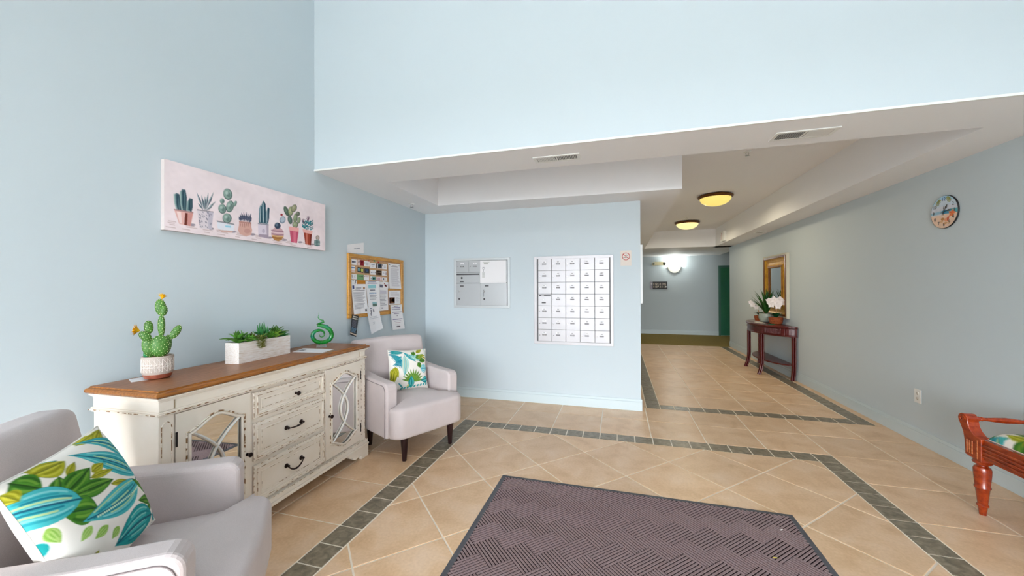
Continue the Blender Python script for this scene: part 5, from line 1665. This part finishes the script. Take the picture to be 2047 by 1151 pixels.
for g in range(-8, 9):
    for k in range(-16, 17):
        oA = base + (e1 + e2) * 0 + e1 * (k * WB + g * LB) + e2 * (-k * WB + g * LB)
        c0 = oA + e1 * LB / 2
        if not (lo[0] - 0.4 < c0.x < hi[0] + 0.4 and lo[1] - 0.4 < c0.y < hi[1] + 0.4):
            continue
        for r in range(NR):
            s = (r + 0.5) / NR * WB
            rib(oA + e2 * s + e1 * 0.0012, oA + e2 * s + e1 * (LB - 0.0012), 0.0124)
        oB = oA + e1 * LB
        for r in range(NR):
            s = (r + 0.5) / NR * WB
            rib(oB + e1 * s + e2 * 0.0012, oB + e1 * s + e2 * (LB - 0.0012), 0.0124)
ob('ribbed_pile', ribs, 'mat_fibre', mat_)['kind'] = 'stuff'
for (x, y, r, c, lab) in ((0.93, 2.61, 40, (236, 230, 226), 'tiny white paper scrap on the right side of the mat'), (0.80, 2.33, 10, (222, 200, 90), 'tiny yellow crumb near the right front of the mat')):
    o = ob('paper_scrap', MB().prism([(-0.010, -0.003), (0.010, -0.004), (0.011, 0.003), (-0.009, 0.004)], 0, 0.0015), flat(c), loc=(x, y, 0.0084), rz=r)
    tag(o, lab, 'scrap')

# ------------------------------------------------------------------ carved bench by the right wall
be = thing('bench', 'carved reddish wooden scroll-arm bench beside the right wall', 'bench', (2.21, 2.485, 0), -90)
# local x runs toward the viewer (world -Y), front at y=0 (room side), back at y=+0.40 (wall side)
BL2, BD = 0.70, 0.40
for ysgn in (0, 1):
    y0, y1 = (0.0, 0.045) if ysgn == 0 else (BD - 0.045, BD)
    rl = ob('seat_rail', bx(-BL2 + 0.08, BL2 - 0.08, y0, y1, 0.365, 0.492), 'wood_red', be, bevel=0.004)
    yy = -0.001 if ysgn == 0 else BD + 0.001
    for z in (0.39, 0.412, 0.434, 0.456):
        ob('reeding', MB().tube([(-BL2 + 0.085, yy, z), (BL2 - 0.085, yy, z)], 0.0085, 8), 'wood_red', rl, smooth=60)
for x in (-BL2 + 0.08, BL2 - 0.08):
    ob('end_rail', bx(min(x, x + (0.03 if x < 0 else -0.03)), max(x, x + (0.03 if x < 0 else -0.03)), 0.045, BD - 0.045, 0.37, 0.48), 'wood_red', be)
for s in (-1, 1):
    for ys in (0, 1):
        y0, y1 = (-0.012, 0.05) if ys == 0 else (BD - 0.05, BD + 0.012)
        # side profile: fluted post sweeping up and out to a scroll
        X = lambda q: s * (BL2 - q)
        prof = [(0.085, 0.345), (-0.03, 0.36), (-0.035, 0.45), (-0.045, 0.50), (-0.066, 0.545)]
        prof += [(-0.048 + 0.036 * math.cos(math.radians(a)), 0.585 + 0.036 * math.sin(math.radians(a))) for a in (215, 180, 145, 110, 75, 40, 10)]
        prof += [(-0.012, 0.575), (-0.006, 0.55), (0.012, 0.523), (0.04, 0.502), (0.085, 0.492)]
        pm_ = MB().prism([(X(a), b) for a, b in prof], y0, y1, 'y')
        post = ob('arm_post', pm_, 'wood_red', be, bevel=0.004)
        yf = y0 - 0.001 if ys == 0 else y1 + 0.001
        for q in (-0.012, 0.006, 0.024):
            ob('flute', MB().rbox(min(X(q - 0.0045), X(q + 0.0045)), max(X(q - 0.0045), X(q + 0.0045)), yf - 0.0025, yf + 0.0025, 0.378, 0.462, 0.002, 2), 'wood_red_light', post, smooth=60)
        ob('bead_strip', bx(min(X(0.058), X(0.064)), max(X(0.058), X(0.064)), yf - 0.002, yf + 0.002, 0.36, 0.48), 'wood_red_light', post)
        spi = [(X(-0.048 + (0.026 - 0.0022 * k) * math.cos(0.75 * k)), yf, 0.585 + (0.026 - 0.0022 * k) * math.sin(0.75 * k)) for k in range(11)]
        ob('scroll', MB().tube(spi, 0.0035, 6), 'wood_red', post, smooth=60)
        xl = s * (BL2 - 0.035)
        yl = 0.03 if ys == 0 else BD - 0.03
        ob('leg', MB().lathe([(0.016, 0.0), (0.017, 0.012), (0.022, 0.05), (0.0275, 0.056), (0.0275, 0.064), (0.023, 0.07), (0.032, 0.165), (0.0375, 0.172), (0.0375, 0.18), (0.034, 0.187), (0.040, 0.26), (0.041, 0.29), (0.036, 0.305), (0.026, 0.312), (0.024, 0.318), (0.040, 0.326), (0.045, 0.335), (0.040, 0.345), (0.03, 0.352)], 22, TR(xl, yl, 0)), 'wood_red', be, smooth=35)
    rod = [(0.04, 0.010), (0.055, 0.013), (0.065, 0.0165), (0.072, 0.011), (0.08, 0.0145), (0.09, 0.011), (0.11, 0.0115), (0.15, 0.0155), (BD / 2, 0.019), (BD - 0.15, 0.0155), (BD - 0.11, 0.0115), (BD - 0.09, 0.011), (BD - 0.08, 0.0145), (BD - 0.07, 0.011), (BD - 0.04, 0.010)]
    ob('arm_rod', MB().tube([(s * (BL2 + 0.040), y, 0.59) for y, _ in rod], [r for _, r in rod], 14), 'wood_red', be, smooth=60)
ob('seat_board', bx(-BL2 + 0.08, BL2 - 0.08, 0.045, BD - 0.045, 0.468, 0.489), 'wood_red', be)
cvb = Canvas(220, 80, (240, 234, 224))
for k in range(140):
    b = (random.random(), random.random()); a = random.uniform(0, 6.28); ln = random.uniform(.3, .6)
    t_ = (b[0] + ln * math.cos(a) * 0.36, b[1] + ln * math.sin(a))
    cols = random.choice((GRN, OLV, OLV, GRN, GRN, TEAL))
    cvb.leafp(b, t_, random.uniform(.08, .17), cols, random.choice((None, BROWN)), random.uniform(-.15, .15), 4)
cu = thing('bench_cushion', 'tropical leaf print seat cushion on the carved bench', 'cushion', (2.21, 2.485, 0.492), -90)
CXH, CY0, CY1 = BL2 - 0.075, 0.03, BD - 0.02
def cfn(u, v):
    a = 2 * u - 1; b = 2 * v - 1
    e = np.clip(1 - np.abs(a) ** 14, 0, 1) ** 0.5 * np.clip(1 - np.abs(b) ** 6, 0, 1) ** 0.5
    return a * CXH, CY1 - (CY1 - CY0) * v, 0.004 + 0.072 * e
ob('printed_cover', painted_mesh('printed_cover', cvb, cfn), 'painted', cu)
ob('underside', bx(-CXH, CXH, CY0, CY1, 0.0002, 0.0045), 'pillow_back', cu)

# ------------------------------------------------------------------ half-round console table in the hall
ct = thing('console_table', 'dark cherry half-round console table against the hall wall', 'table', (2.685, 7.655, 0), -90)
def half(a, b, n=36, y0=0.0):
    return [(a * math.cos(math.pi * i / n), y0 - b * math.sin(math.pi * i / n)) for i in range(n + 1)]
A_, B_ = 0.80, 0.435
ob('table_top', MB().prism(half(A_, B_)[::-1], 0.825, 0.85, 'z'), 'wood_cherry', ct, bevel=0.006, seg=3)
ap = ob('apron', MB().prism(half(A_ - 0.03, B_ - 0.03)[::-1], 0.69, 0.825, 'z'), 'wood_cherry', ct)
for z, r_ in ((0.695, 0.009), (0.712, 0.005), (0.815, 0.006)):
    ob('apron_moulding', MB().tube([(x, y, z) for x, y in half(A_ - 0.028, B_ - 0.028)], r_, 8), 'wood_cherry', ap, smooth=60)
def on_apron(t): return ((A_ - 0.029) * math.cos(t), -(B_ - 0.029) * math.sin(t))
for t in (0.42, 1.08, math.pi - 1.08, math.pi - 0.42):
    x, y = on_apron(t)
    ob('apron_post', bx(-0.022, 0.022, -0.006, 0.02, 0.70, 0.82), 'wood_cherry', ap, bevel=0.002, loc=(x, y, 0), rz=math.degrees(math.atan2((B_) * math.cos(t) * -1, -(A_) * math.sin(t))) + 180)
n = 26
for k in range(n):
    t = 0.5 + (1.0 - 0.5) * k / n
    x, y = on_apron(t)
    ob('reed', MB().tube([(x, y, 0.722), (x, y, 0.806)], 0.005, 6), 'wood_cherry', ap, smooth=60)
x, y = on_apron(math.pi - 1.35)
dk = MB().lathe([(0.006, 0), (0.006, 0.01), (0.011, 0.014), (0.012, 0.02), (0.0005, 0.025)], 12, TR(-0.42, -0.335, 0.765) @ RX(90))
ob('drawer_knob', dk, 'silver_bead', ap, smooth=50)
for t in (0.06, 1.10, math.pi - 1.10, math.pi - 0.06):
    dx, dy = math.cos(t), -math.sin(t)
    x0, y0 = (A_ - 0.06) * dx, min(-0.035, (B_ - 0.05) * dy)
    nx, ny = dx / A_, dy / B_
    L = math.hypot(nx, ny); nx, ny = nx / L, ny / L
    if abs(dx) > 0.9: nx, ny = (0.0, -0.3)
    lg = MB()
    rot = math.atan2(ny, nx)
    zs = [0.0, 0.04, 0.10, 0.18, 0.28, 0.45, 0.60, 0.70]
    off = [0.055, 0.042, 0.022, 0.006, 0.0, 0.0, 0.0, 0.0]
    pts = [(x0 + nx * o_, y0 + ny * o_, z) for z, o_ in zip(zs, off)]
    for (sx, sy) in ((-1, -1), (1, -1), (-1, 1), (1, 1), (0, -1.25), (0, 1.25)):
        lg.tube([(x + 0.014 * sx, y + 0.014 * sy, z) for x, y, z in pts], 0.0135, 8)
    ob('leg', lg, 'wood_cherry', ct, smooth=60)
ob('lower_shelf', MB().prism(half(A_ - 0.09, B_ - 0.10)[::-1], 0.222, 0.242, 'z'), 'wood_cherry', ct, bevel=0.004)

# papers on the console
for (x, y, r, c, w, h, lab) in ((2.45, 7.96, 20, (226, 220, 210), 0.17, 0.11, 'pale leaflet at the far end of the console table'), (2.40, 7.62, -8, (232, 226, 214), 0.24, 0.13, 'cream magazine in front of the grey pot on the console table'), (2.48, 7.30, -20, (40, 110, 84), 0.14, 0.09, 'green edged booklet at the near end of the console table')):
    o = ob('booklet', bx(-h / 2, h / 2, -w / 2, w / 2, 0, 0.004), flat(c), loc=(x, y, 0.8505), rz=r, bevel=0.001)
    tag(o, lab, 'booklet')

ZK = 0.8505
ag = thing('potted_agave', 'spiky green plant in a grey ceramic bowl on the console table', 'plant', (2.55, 7.76, ZK), 0)
ag.scale = (1.15, 1.15, 1.15)
ob('bowl', MB().lathe([(0.055, 0.0), (0.085, 0.02), (0.104, 0.07), (0.102, 0.115), (0.094, 0.138), (0.088, 0.138), (0.09, 0.115)], 32), 'ceramic_grey', ag, smooth=50)
ob('soil', MB().lathe([(0.088, 0.11), (0.09, 0.118), (0.0005, 0.122)], 20), 'gravel', ag, smooth=60)
lf_ = MB()
for k in range(34):
    a = k * 2.39996
    el = math.radians(42 + 45 * (k / 34) + random.uniform(-6, 6))
    ln = 0.40 + random.uniform(-.06, .05)
    d_ = Vector((math.cos(a) * math.cos(el), math.sin(a) * math.cos(el), math.sin(el)))
    b = Vector((0, 0, 0.118))
    d_.x = min(d_.x, 0.05 / ln)
    lf_.leaf(b, b + d_.normalized() * ln, 0.042, 0.05, seg=6, fold=0.2)
ob('leaves', lf_, 'leaf_agave', ag, smooth=60)
def orchid(label, loc, rz, lean, flowers, cream):
    t = thing('potted_orchid', label, 'plant', loc, rz)
    t.scale = (1.3, 1.3, 1.3) if cream else (1.12, 1.12, 1.12)
    ob('wicker_basket', MB().lathe([(0.055, 0.0), (0.064, 0.01), (0.074, 0.05), (0.076, 0.088), (0.068, 0.09), (0.066, 0.075)], 24), 'wicker', t, smooth=50)
    w = MB()
    for z, r in ((0.012, 0.0655), (0.03, 0.0705), (0.048, 0.0745), (0.066, 0.0765), (0.084, 0.077)):
        w.tube([(r * math.cos(math.radians(a)), r * math.sin(math.radians(a)), z + 0.003 * math.sin(math.radians(a * 9))) for a in range(0, 360, 10)], 0.0055, 6, closed=True)
    ob('weave', w, 'wicker', t, smooth=60)
    ob('moss', MB().lathe([(0.066, 0.07), (0.066, 0.08), (0.0005, 0.092)], 18), 'leaf_orchid', t, smooth=60)
    l = MB()
    for k in range(7):
        a = k * 0.9
        l.leaf((0.01 * math.cos(a), 0.01 * math.sin(a), 0.085), (0.105 * math.cos(a), 0.105 * math.sin(a), 0.125 + 0.02 * (k % 2)), 0.06, 0.2, seg=5)
    ob('leaves', l, 'leaf_orchid', t, smooth=60)
    st = [(0, 0, 0.08), (lean * 0.15, 0, 0.16), (lean * 0.4, 0, 0.23), (lean, 0, flowers[0][2])]
    ob('stem', MB().tube(st, 0.005, 8), 'stick_tan', t, smooth=60)
    for (x, y, z, s) in flowers:
        f_ = MB()
        for k in range(5):
            a = math.radians(90 + 72 * k)
            c = Vector((x, y, z)); d_ = Vector((math.cos(a), -0.25, math.sin(a)))
            f_.leaf(c, c + d_ * s, s * 0.95, 0.12, normal=(0, -1, 0), seg=6, fold=0.1)
        f_.ellipsoid((x, y - 0.008, z - 0.006), (s * .2, s * .2, s * .2), 8, 6)
        ob('blossom', f_, 'orchid_cream' if cream and random.random() < .5 else 'orchid_white', t, smooth=60)
    return t
orchid('white orchid in a wicker basket at the near end of the console table', (2.575, 7.40, ZK), -16, 0.02, [(0.02, -0.02, 0.27, 0.055), (-0.05, 0.0, 0.255, 0.048), (0.075, -0.01, 0.285, 0.05), (-0.02, 0.01, 0.32, 0.05), (0.045, 0.015, 0.325, 0.045), (-0.075, 0.02, 0.305, 0.042), (0.02, -0.04, 0.235, 0.045)], True)
orchid('white orchid in a wicker basket at the far end of the console table', (2.54, 8.05, ZK), -16, -0.10, [(-0.10, -0.02, 0.27, 0.05), (-0.13, 0.0, 0.31, 0.04), (-0.05, 0.0, 0.225, 0.04)], False)

# ------------------------------------------------------------------ gilt wall mirror
wm = thing('wall_mirror', 'rectangular wall mirror in a wide gilt frame above the console table', 'mirror', (XR, 7.705, 1.503), -90)
Wm, Hm = 0.515, 0.547
def fr_(i): return [(-Wm + i, -Hm + i), (Wm - i, -Hm + i), (Wm - i, Hm - i), (-Wm + i, Hm - i)]
def bevel_frame(name, steps, mat):
    v, f = [], []
    for i, y in steps:
        v += [(x, y, z) for x, z in fr_(i)]
    for k in range(len(steps) - 1):
        for i in range(4):
            j = (i + 1) % 4
            f.append((k * 4 + i, k * 4 + j, (k + 1) * 4 + j, (k + 1) * 4 + i))
    return ob(name, MB().add(v, f), mat, wm)
bevel_frame('outer_bead', [(0, -0.001), (0, -0.042), (0.012, -0.05), (0.03, -0.046)], 'silver_bead')
bevel_frame('outer_band', [(0.03, -0.046), (0.034, -0.052), (0.06, -0.05), (0.065, -0.042)], 'gold_dark')
bevel_frame('gilt_cove', [(0.065, -0.042), (0.09, -0.026), (0.13, -0.018), (0.17, -0.022), (0.19, -0.03)], 'gold')
bevel_frame('inner_band', [(0.19, -0.03), (0.196, -0.038), (0.212, -0.04), (0.224, -0.034), (0.23, -0.02)], 'gold_dark')
bevel_frame('inner_bead', [(0.206, -0.0405), (0.212, -0.046), (0.22, -0.0385)], 'gold')
ob('mirror_pane', bx(-Wm + 0.225, Wm - 0.225, -0.019, -0.015, -Hm + 0.225, Hm - 0.225), 'mirror_glass', wm)

# ------------------------------------------------------------------ beach clock
ck = thing('wall_clock', 'round beach scene wall clock on the right wall', 'clock', (XR, 4.118, 2.106), -90)
RC = 0.141
ob('case', MB().lathe([(RC, 0.001), (RC, 0.009), (RC - 0.002, 0.0128), (RC - 0.005, 0.0122)], 48, RX(90)), 'black', ck, smooth=40)
cv = Canvas(150, 150, (196, 208, 226))
cv.poly([(0, 0), (1, 0), (1, .3), (0, .32)], (150, 200, 232)); cv.poly([(0, .14), (1, .1), (1, .4), (0, .44)], (206, 212, 226), .7)
cv.poly([(0, .46), (.5, .455), (.5, .56), (0, .57)], (150, 196, 222)); cv.poly([(.42, .455), (1, .44), (1, .62), (.42, .57)], (30, 140, 180)); cv.poly([(.7, .45), (1, .44), (1, .63), (.76, .6)], (90, 190, 190), .6)
cv.poly([(0, .56), (.45, .55), (1, .62), (1, 1), (0, 1)], (238, 204, 180)); cv.poly([(0, .55), (.5, .545), (.5, .58), (0, .6)], (214, 214, 224), .8)
cv.wash(6, (10, 10))
for cx0, cy0 in ((.26, .06), (.72, .02)):
    for k in range(9):
        a = math.radians(20 + 17.5 * k)
        cv.line([(cx0, cy0), (cx0 + .07 * math.cos(a), cy0 + .07 * math.sin(a)), (cx0 + .12 * math.cos(a), cy0 + .19 * math.sin(a))], 0.022, random.choice(((90, 110, 20), (130, 130, 24), (60, 84, 20))))
for k in range(5):
    a = math.radians(-75 + 72 * k)
    cv.leafp((.80, .60), (.80 + .15 * math.cos(a), .60 + .15 * math.sin(a)), 0.09, [(226, 110, 50), (240, 150, 90), (190, 60, 30)], None, 0, 3)
for c_, r_, cc in (((.60, .76), (.09, .06), (226, 150, 110)), ((.45, .72), (.07, .045), (190, 130, 70)), ((.66, .74), (.04, .07), (190, 70, 40)), ((.55, .86), (.1, .03), (206, 150, 100)), ((.40, .80), (.07, .025), (214, 166, 120)), ((.72, .85), (.06, .03), (220, 170, 130))):
    cv.ell(c_, r_, cc)
def dfn(u, v):
    a = 2 * u - 1; b = 1 - 2 * v
    # square to disc
    x = a * np.sqrt(np.clip(1 - b * b / 2, 0, 1)); y = b * np.sqrt(np.clip(1 - a * a / 2, 0, 1))
    return x * (RC - 0.004), np.full_like(u, -0.0125), y * (RC - 0.004)
ob('dial', painted_mesh('dial', cv, dfn, 'painted_gloss'), 'painted_gloss', ck)
for h_, s in ((12, '12'), (2, '2'), (3, '3'), (4, '4'), (5, '5'), (6, '6'), (7, '7'), (8, '8'), (9, '9'), (10, '10')):
    a = math.radians(90 - 30 * h_)
    ob('numeral', moved(text_mb(s, 0.042, bold=0.0006), 0.108 * math.cos(a), -0.0132, 0.108 * math.sin(a)), flat((24, 60, 120)) if h_ == 12 else 'black', ck)
def hand(ang, ln, w):
    M = RY(ang)
    return MB().prism([(-w * .4, -0.028), (w * .4, -0.028), (w * .35, ln * .4), (w * 1.6, ln * .62), (0, ln), (-w * 1.6, ln * .62), (-w * .35, ln * .4)], -0.0165, -0.0150, 'y', M)
ob('hour_hand', hand(33, 0.072, 0.005), 'black', ck)
ob('minute_hand', hand(82, 0.082, 0.005), 'black', ck)
ob('second_hand', hand(3, 0.05, 0.002), 'black', ck)

# ------------------------------------------------------------------ outlets
def outlet(label, y, z):
    t = thing('wall_outlet', label, 'outlet', (XR, y, z), -90, 'wall outlets')
    ob('cover_plate', bx(-0.042, 0.042, -0.007, -0.0005, -0.064, 0.064), 'white_gloss', t, bevel=0.003)
    for dz in (-0.024, 0.024):
        s = ob('socket', MB().prism(rrect(-0.017, 0.017, dz - 0.016, dz + 0.016, 0.010), -0.0085, -0.006, 'y'), flat((226, 222, 214)), t)
        m_ = MB()
        for dx in (-0.007, 0.007): m_.box(dx - 0.0012, dx + 0.0012, -0.0092, -0.0084, dz - 0.002, dz + 0.008)
        m_.box(-0.0025, 0.0025, -0.0092, -0.0084, dz - 0.011, dz - 0.006)
        ob('slots', m_, 'plate_dark', s)
    return t
outlet('white wall outlet low on the right wall near the bench', 4.44, 0.44)
outlet('white wall outlet under the console table', 8.62, 0.42)

# ------------------------------------------------------------------ ceiling fittings
def vent(label, x0, x1, y0, y1):
    t = thing('air_vent', label, 'vent', ((x0 + x1) / 2, (y0 + y1) / 2, ZS), 0, 'ceiling air vents')
    w, h = (x1 - x0) / 2, (y1 - y0) / 2
    mb = MB()
    for (a, b, c, d) in ((-w, w, -h, -h + 0.022), (-w, w, h - 0.022, h), (-w, -w + 0.026, -h + 0.022, h - 0.022), (w - 0.026, w, -h + 0.022, h - 0.022), (-0.006, 0.006, -h + 0.022, h - 0.022)):
        mb.box(a, b, c, d, -0.008, -0.0005)
    ob('frame', mb, 'white_gloss', t, bevel=0.002)
    ob('throat', bx(-w + 0.024, w - 0.024, -h + 0.02, h - 0.02, -0.0035, -0.0008), flat((128, 128, 130)), t)
    n = 26
    sm = {}
    for k in range(n):
        x = (-w + 0.03) + (2 * w - 0.06) * (k + 0.5) / n
        if abs(x) < 0.008: continue
        sgn = -1 if x < 0 else 1
        if sgn not in sm:
            sm[sgn] = MB().box(-0.0045, 0.0045, -h + 0.022, h - 0.022, -0.0006, 0.0006, RY(sgn * 40)).mesh('louvre_slat')
            sm[sgn].materials.append(MATS['white_gloss'])
        o = ob('louvre_slat', sm[sgn], 'white_gloss', t)
        o.location = (x, 0, -0.0062)
vent('white ceiling air vent left, above the mailboxes side of the lobby', -0.66, -0.29, 2.935, 3.07)
vent('white ceiling air vent right, nearer the hall opening', 1.03, 1.40, 2.93, 3.085)
def sprinkler(label, x, y, z):
    t = thing('sprinkler_head', label, 'sprinkler', (x, y, z), 0, 'ceiling sprinklers')
    ob('escutcheon', MB().lathe([(0.036, -0.0008), (0.034, -0.006), (0.014, -0.010), (0.010, -0.012)], 20), 'white_gloss', t, smooth=50)
    fr = MB()
    for s in (-1, 1):
        fr.tube([(s * 0.008, 0, -0.010), (s * 0.015, 0, -0.022), (s * 0.012, 0, -0.036), (0, 0, -0.042)], 0.0028, 6)
    ob('yoke', fr, 'chrome', t, smooth=60)
    ob('deflector', MB().lathe([(0.0005, -0.042), (0.022, -0.043), (0.022, -0.0455), (0.0005, -0.047)], 16), 'chrome', t, smooth=40)
sprinkler('small sprinkler head on the low ceiling in the left corner', -2.44, 4.10, ZS)
sprinkler('small sprinkler head in the ceiling recess near the right air vent', 1.345, 4.61, ZT)
sprinkler('small sprinkler head in the ceiling recess between the dome lamps', 1.355, 8.5, ZT)
sprinkler('small sprinkler head on the far corridor ceiling', 2.10, 12.67, ZS)
def dome(label, x, y, glass, power):
    t = thing('ceiling_lamp', label, 'ceiling lamp', (x, y, ZT), 0, 'dome ceiling lamps')
    ob('rim', MB().lathe([(0.20, -0.0008), (0.246, -0.008), (0.256, -0.022), (0.248, -0.04), (0.226, -0.052), (0.215, -0.046)], 40), 'lamp_bronze', t, smooth=50)
    prof = [(0.224, -0.046)] + [(0.224 * math.cos(math.radians(a)), -0.046 - 0.122 * math.sin(math.radians(a))) for a in range(8, 90, 8)] + [(0.0005, -0.168)]
    ob('glass_bowl', MB().lathe(prof, 40), glass, t, smooth=60)
    for k in range(3):
        a = math.radians(30 + 120 * k)
        ob('clip', MB().ellipsoid((0.226 * math.cos(a), 0.226 * math.sin(a), -0.036), (0.012, 0.012, 0.01), 8, 6), 'lamp_bronze', t, smooth=60)
    ld = bpy.data.lights.new('ceiling_lamp_light', 'AREA')
    ld.shape = 'DISK'; ld.size = 0.36; ld.energy = power; ld.color = (1.0, 0.87, 0.62)
    lo_ = bpy.data.objects.new('ceiling_lamp_light', ld); COL.objects.link(lo_)
    lo_.parent = t; lo_.location = (0, 0, -0.178)
dome('amber glass dome ceiling lamp with bronze rim, nearer of the two in the hall', 1.48, 6.62, 'lamp_glass_amber', 11.0)
dome('amber glass dome ceiling lamp with bronze rim, farther of the two in the hall', 1.46, 9.05, 'lamp_glass_warm', 12.0)
# alarm device on the recess side and small fitting on the low ceiling
al = thing('alarm_strobe', 'white alarm device with red lettering on the ceiling recess edge', 'alarm', (2.31, 9.52, 2.645), -90)
ob('housing', bx(-0.14, 0.14, -0.055, -0.0005, -0.115, 0.115), 'white_gloss', al, bevel=0.006)
mb = MB()
for dz, w in ((0.07, 0.03), (0.055, 0.02), (0.04, 0.026)):
    mb.box(0.0 - w, w + 0.01, -0.0565, -0.0548, dz - 0.005, dz + 0.005)
for k in range(5): mb.box(-0.07 + 0.012 * (k % 2), -0.045 + 0.012 * (k % 2), -0.0565, -0.0548, -0.075 + 0.024 * k, -0.063 + 0.024 * k)
ob('red_print', mb, 'red_sign', al)
cf = thing('ceiling_speaker', 'small square white fitting on the low ceiling along the right wall', 'fitting', (2.52, 7.95, ZS), 0)
ob('plate', bx(-0.07, 0.07, -0.11, 0.11, -0.012, -0.0005), 'white_gloss', cf, bevel=0.004)
ob('grille', bx(-0.05, 0.05, -0.08, 0.08, -0.014, -0.012), flat((206, 204, 204)), cf)

# ------------------------------------------------------------------ corridor end wall
sg = thing('direction_sign', 'black room number sign with arrows on the far corridor wall', 'sign', (1.236, YF, 1.57), 0)
ob('plate', bx(-0.265, 0.265, -0.012, -0.0005, -0.122, 0.122), 'black', sg, bevel=0.003)
ob('arrow_panel', bx(-0.265, -0.18, -0.0128, -0.011, -0.122, 0.122), flat((176, 172, 186)), sg)
def letters(s, x, z): ob('lettering', moved(text_mb(s, 0.092, 'LEFT', bold=0.0015), x, -0.0136, z), flat((236, 222, 206)), sg)
letters('1101-1106', -0.172, 0.05); letters('1107-1112', -0.172, -0.045)
ob('arrow', MB().prism([(-0.245, 0.05), (-0.205, 0.078), (-0.205, 0.06), (-0.178, 0.06), (-0.178, 0.04), (-0.205, 0.04), (-0.205, 0.022)], -0.0142, -0.0126, 'y'), 'white_paper', sg)
ob('arrow', MB().prism([(0.258, -0.045), (0.222, -0.017), (0.222, -0.035), (0.196, -0.035), (0.196, -0.055), (0.222, -0.055), (0.222, -0.073)], -0.0142, -0.0122, 'y'), 'white_paper', sg)
sc = thing('wall_sconce', 'glowing half-bowl wall sconce on the far corridor wall', 'sconce', (1.715, YF, 2.165), 0)
prof = [(0.0005, -0.19)] + [(0.185 * math.sin(math.radians(a)), -0.19 * math.cos(math.radians(a))) for a in range(10, 91, 10)]
v, f = [], []
n = 20
for k in range(n + 1):
    a = math.pi + math.pi * k / n
    for r, z in prof:
        v.append((r * math.cos(a), r * math.sin(a) * 0.65 - 0.001, z))
m_ = len(prof)
for k in range(n):
    for i in range(m_ - 1):
        f.append((k * m_ + i, (k + 1) * m_ + i, (k + 1) * m_ + i + 1, k * m_ + i + 1))
ob('glass_bowl', MB().add(v, f), 'sconce_glass', sc, smooth=60)
ld = bpy.data.lights.new('wall_sconce_light', 'POINT')
ld.energy = 16.0; ld.color = (0.96, 1.0, 0.94); ld.shadow_soft_size = 0.06
lo_ = bpy.data.objects.new('wall_sconce_light', ld); COL.objects.link(lo_); lo_.parent = sc; lo_.location = (0, -0.13, 0.03)
ob('trim_ring', MB().tube([(0.196 * math.sin(a), -0.006, -0.196 * math.cos(a)) for a in np.linspace(-1.57, 1.57, 20)], 0.010, 8), 'metal_grey', sc, smooth=60)
ob('bulb', MB().ellipsoid((0, -0.055, -0.04), (0.03, 0.03, 0.045), 12, 8), 'bulb_cool', sc, smooth=60)
el = thing('emergency_light', 'beige emergency light with two lamp heads on the far corridor wall', 'emergency light', (1.25, YF, 2.275), 0)
ob('housing', bx(-0.15, 0.13, -0.07, -0.0005, -0.055, 0.055), 'beige_plastic', el, bevel=0.01)
for x in (-0.185, 0.175):
    ob('lamp_head', MB().lathe([(0.03, 0), (0.05, 0.03), (0.056, 0.06), (0.05, 0.062), (0.0005, 0.055)], 20, TR(x, -0.02, 0.0) @ RZ(-25 if x > 0 else 25) @ RX(100)), 'beige_plastic', el, smooth=50)
    ob('lens', MB().lathe([(0.046, 0.0), (0.03, 0.008), (0.0005, 0.01)], 20, TR(x, -0.02, 0.0) @ RZ(-25 if x > 0 else 25) @ RX(100) @ TR(0, 0, 0.062)), 'glass_clear', el, smooth=50)
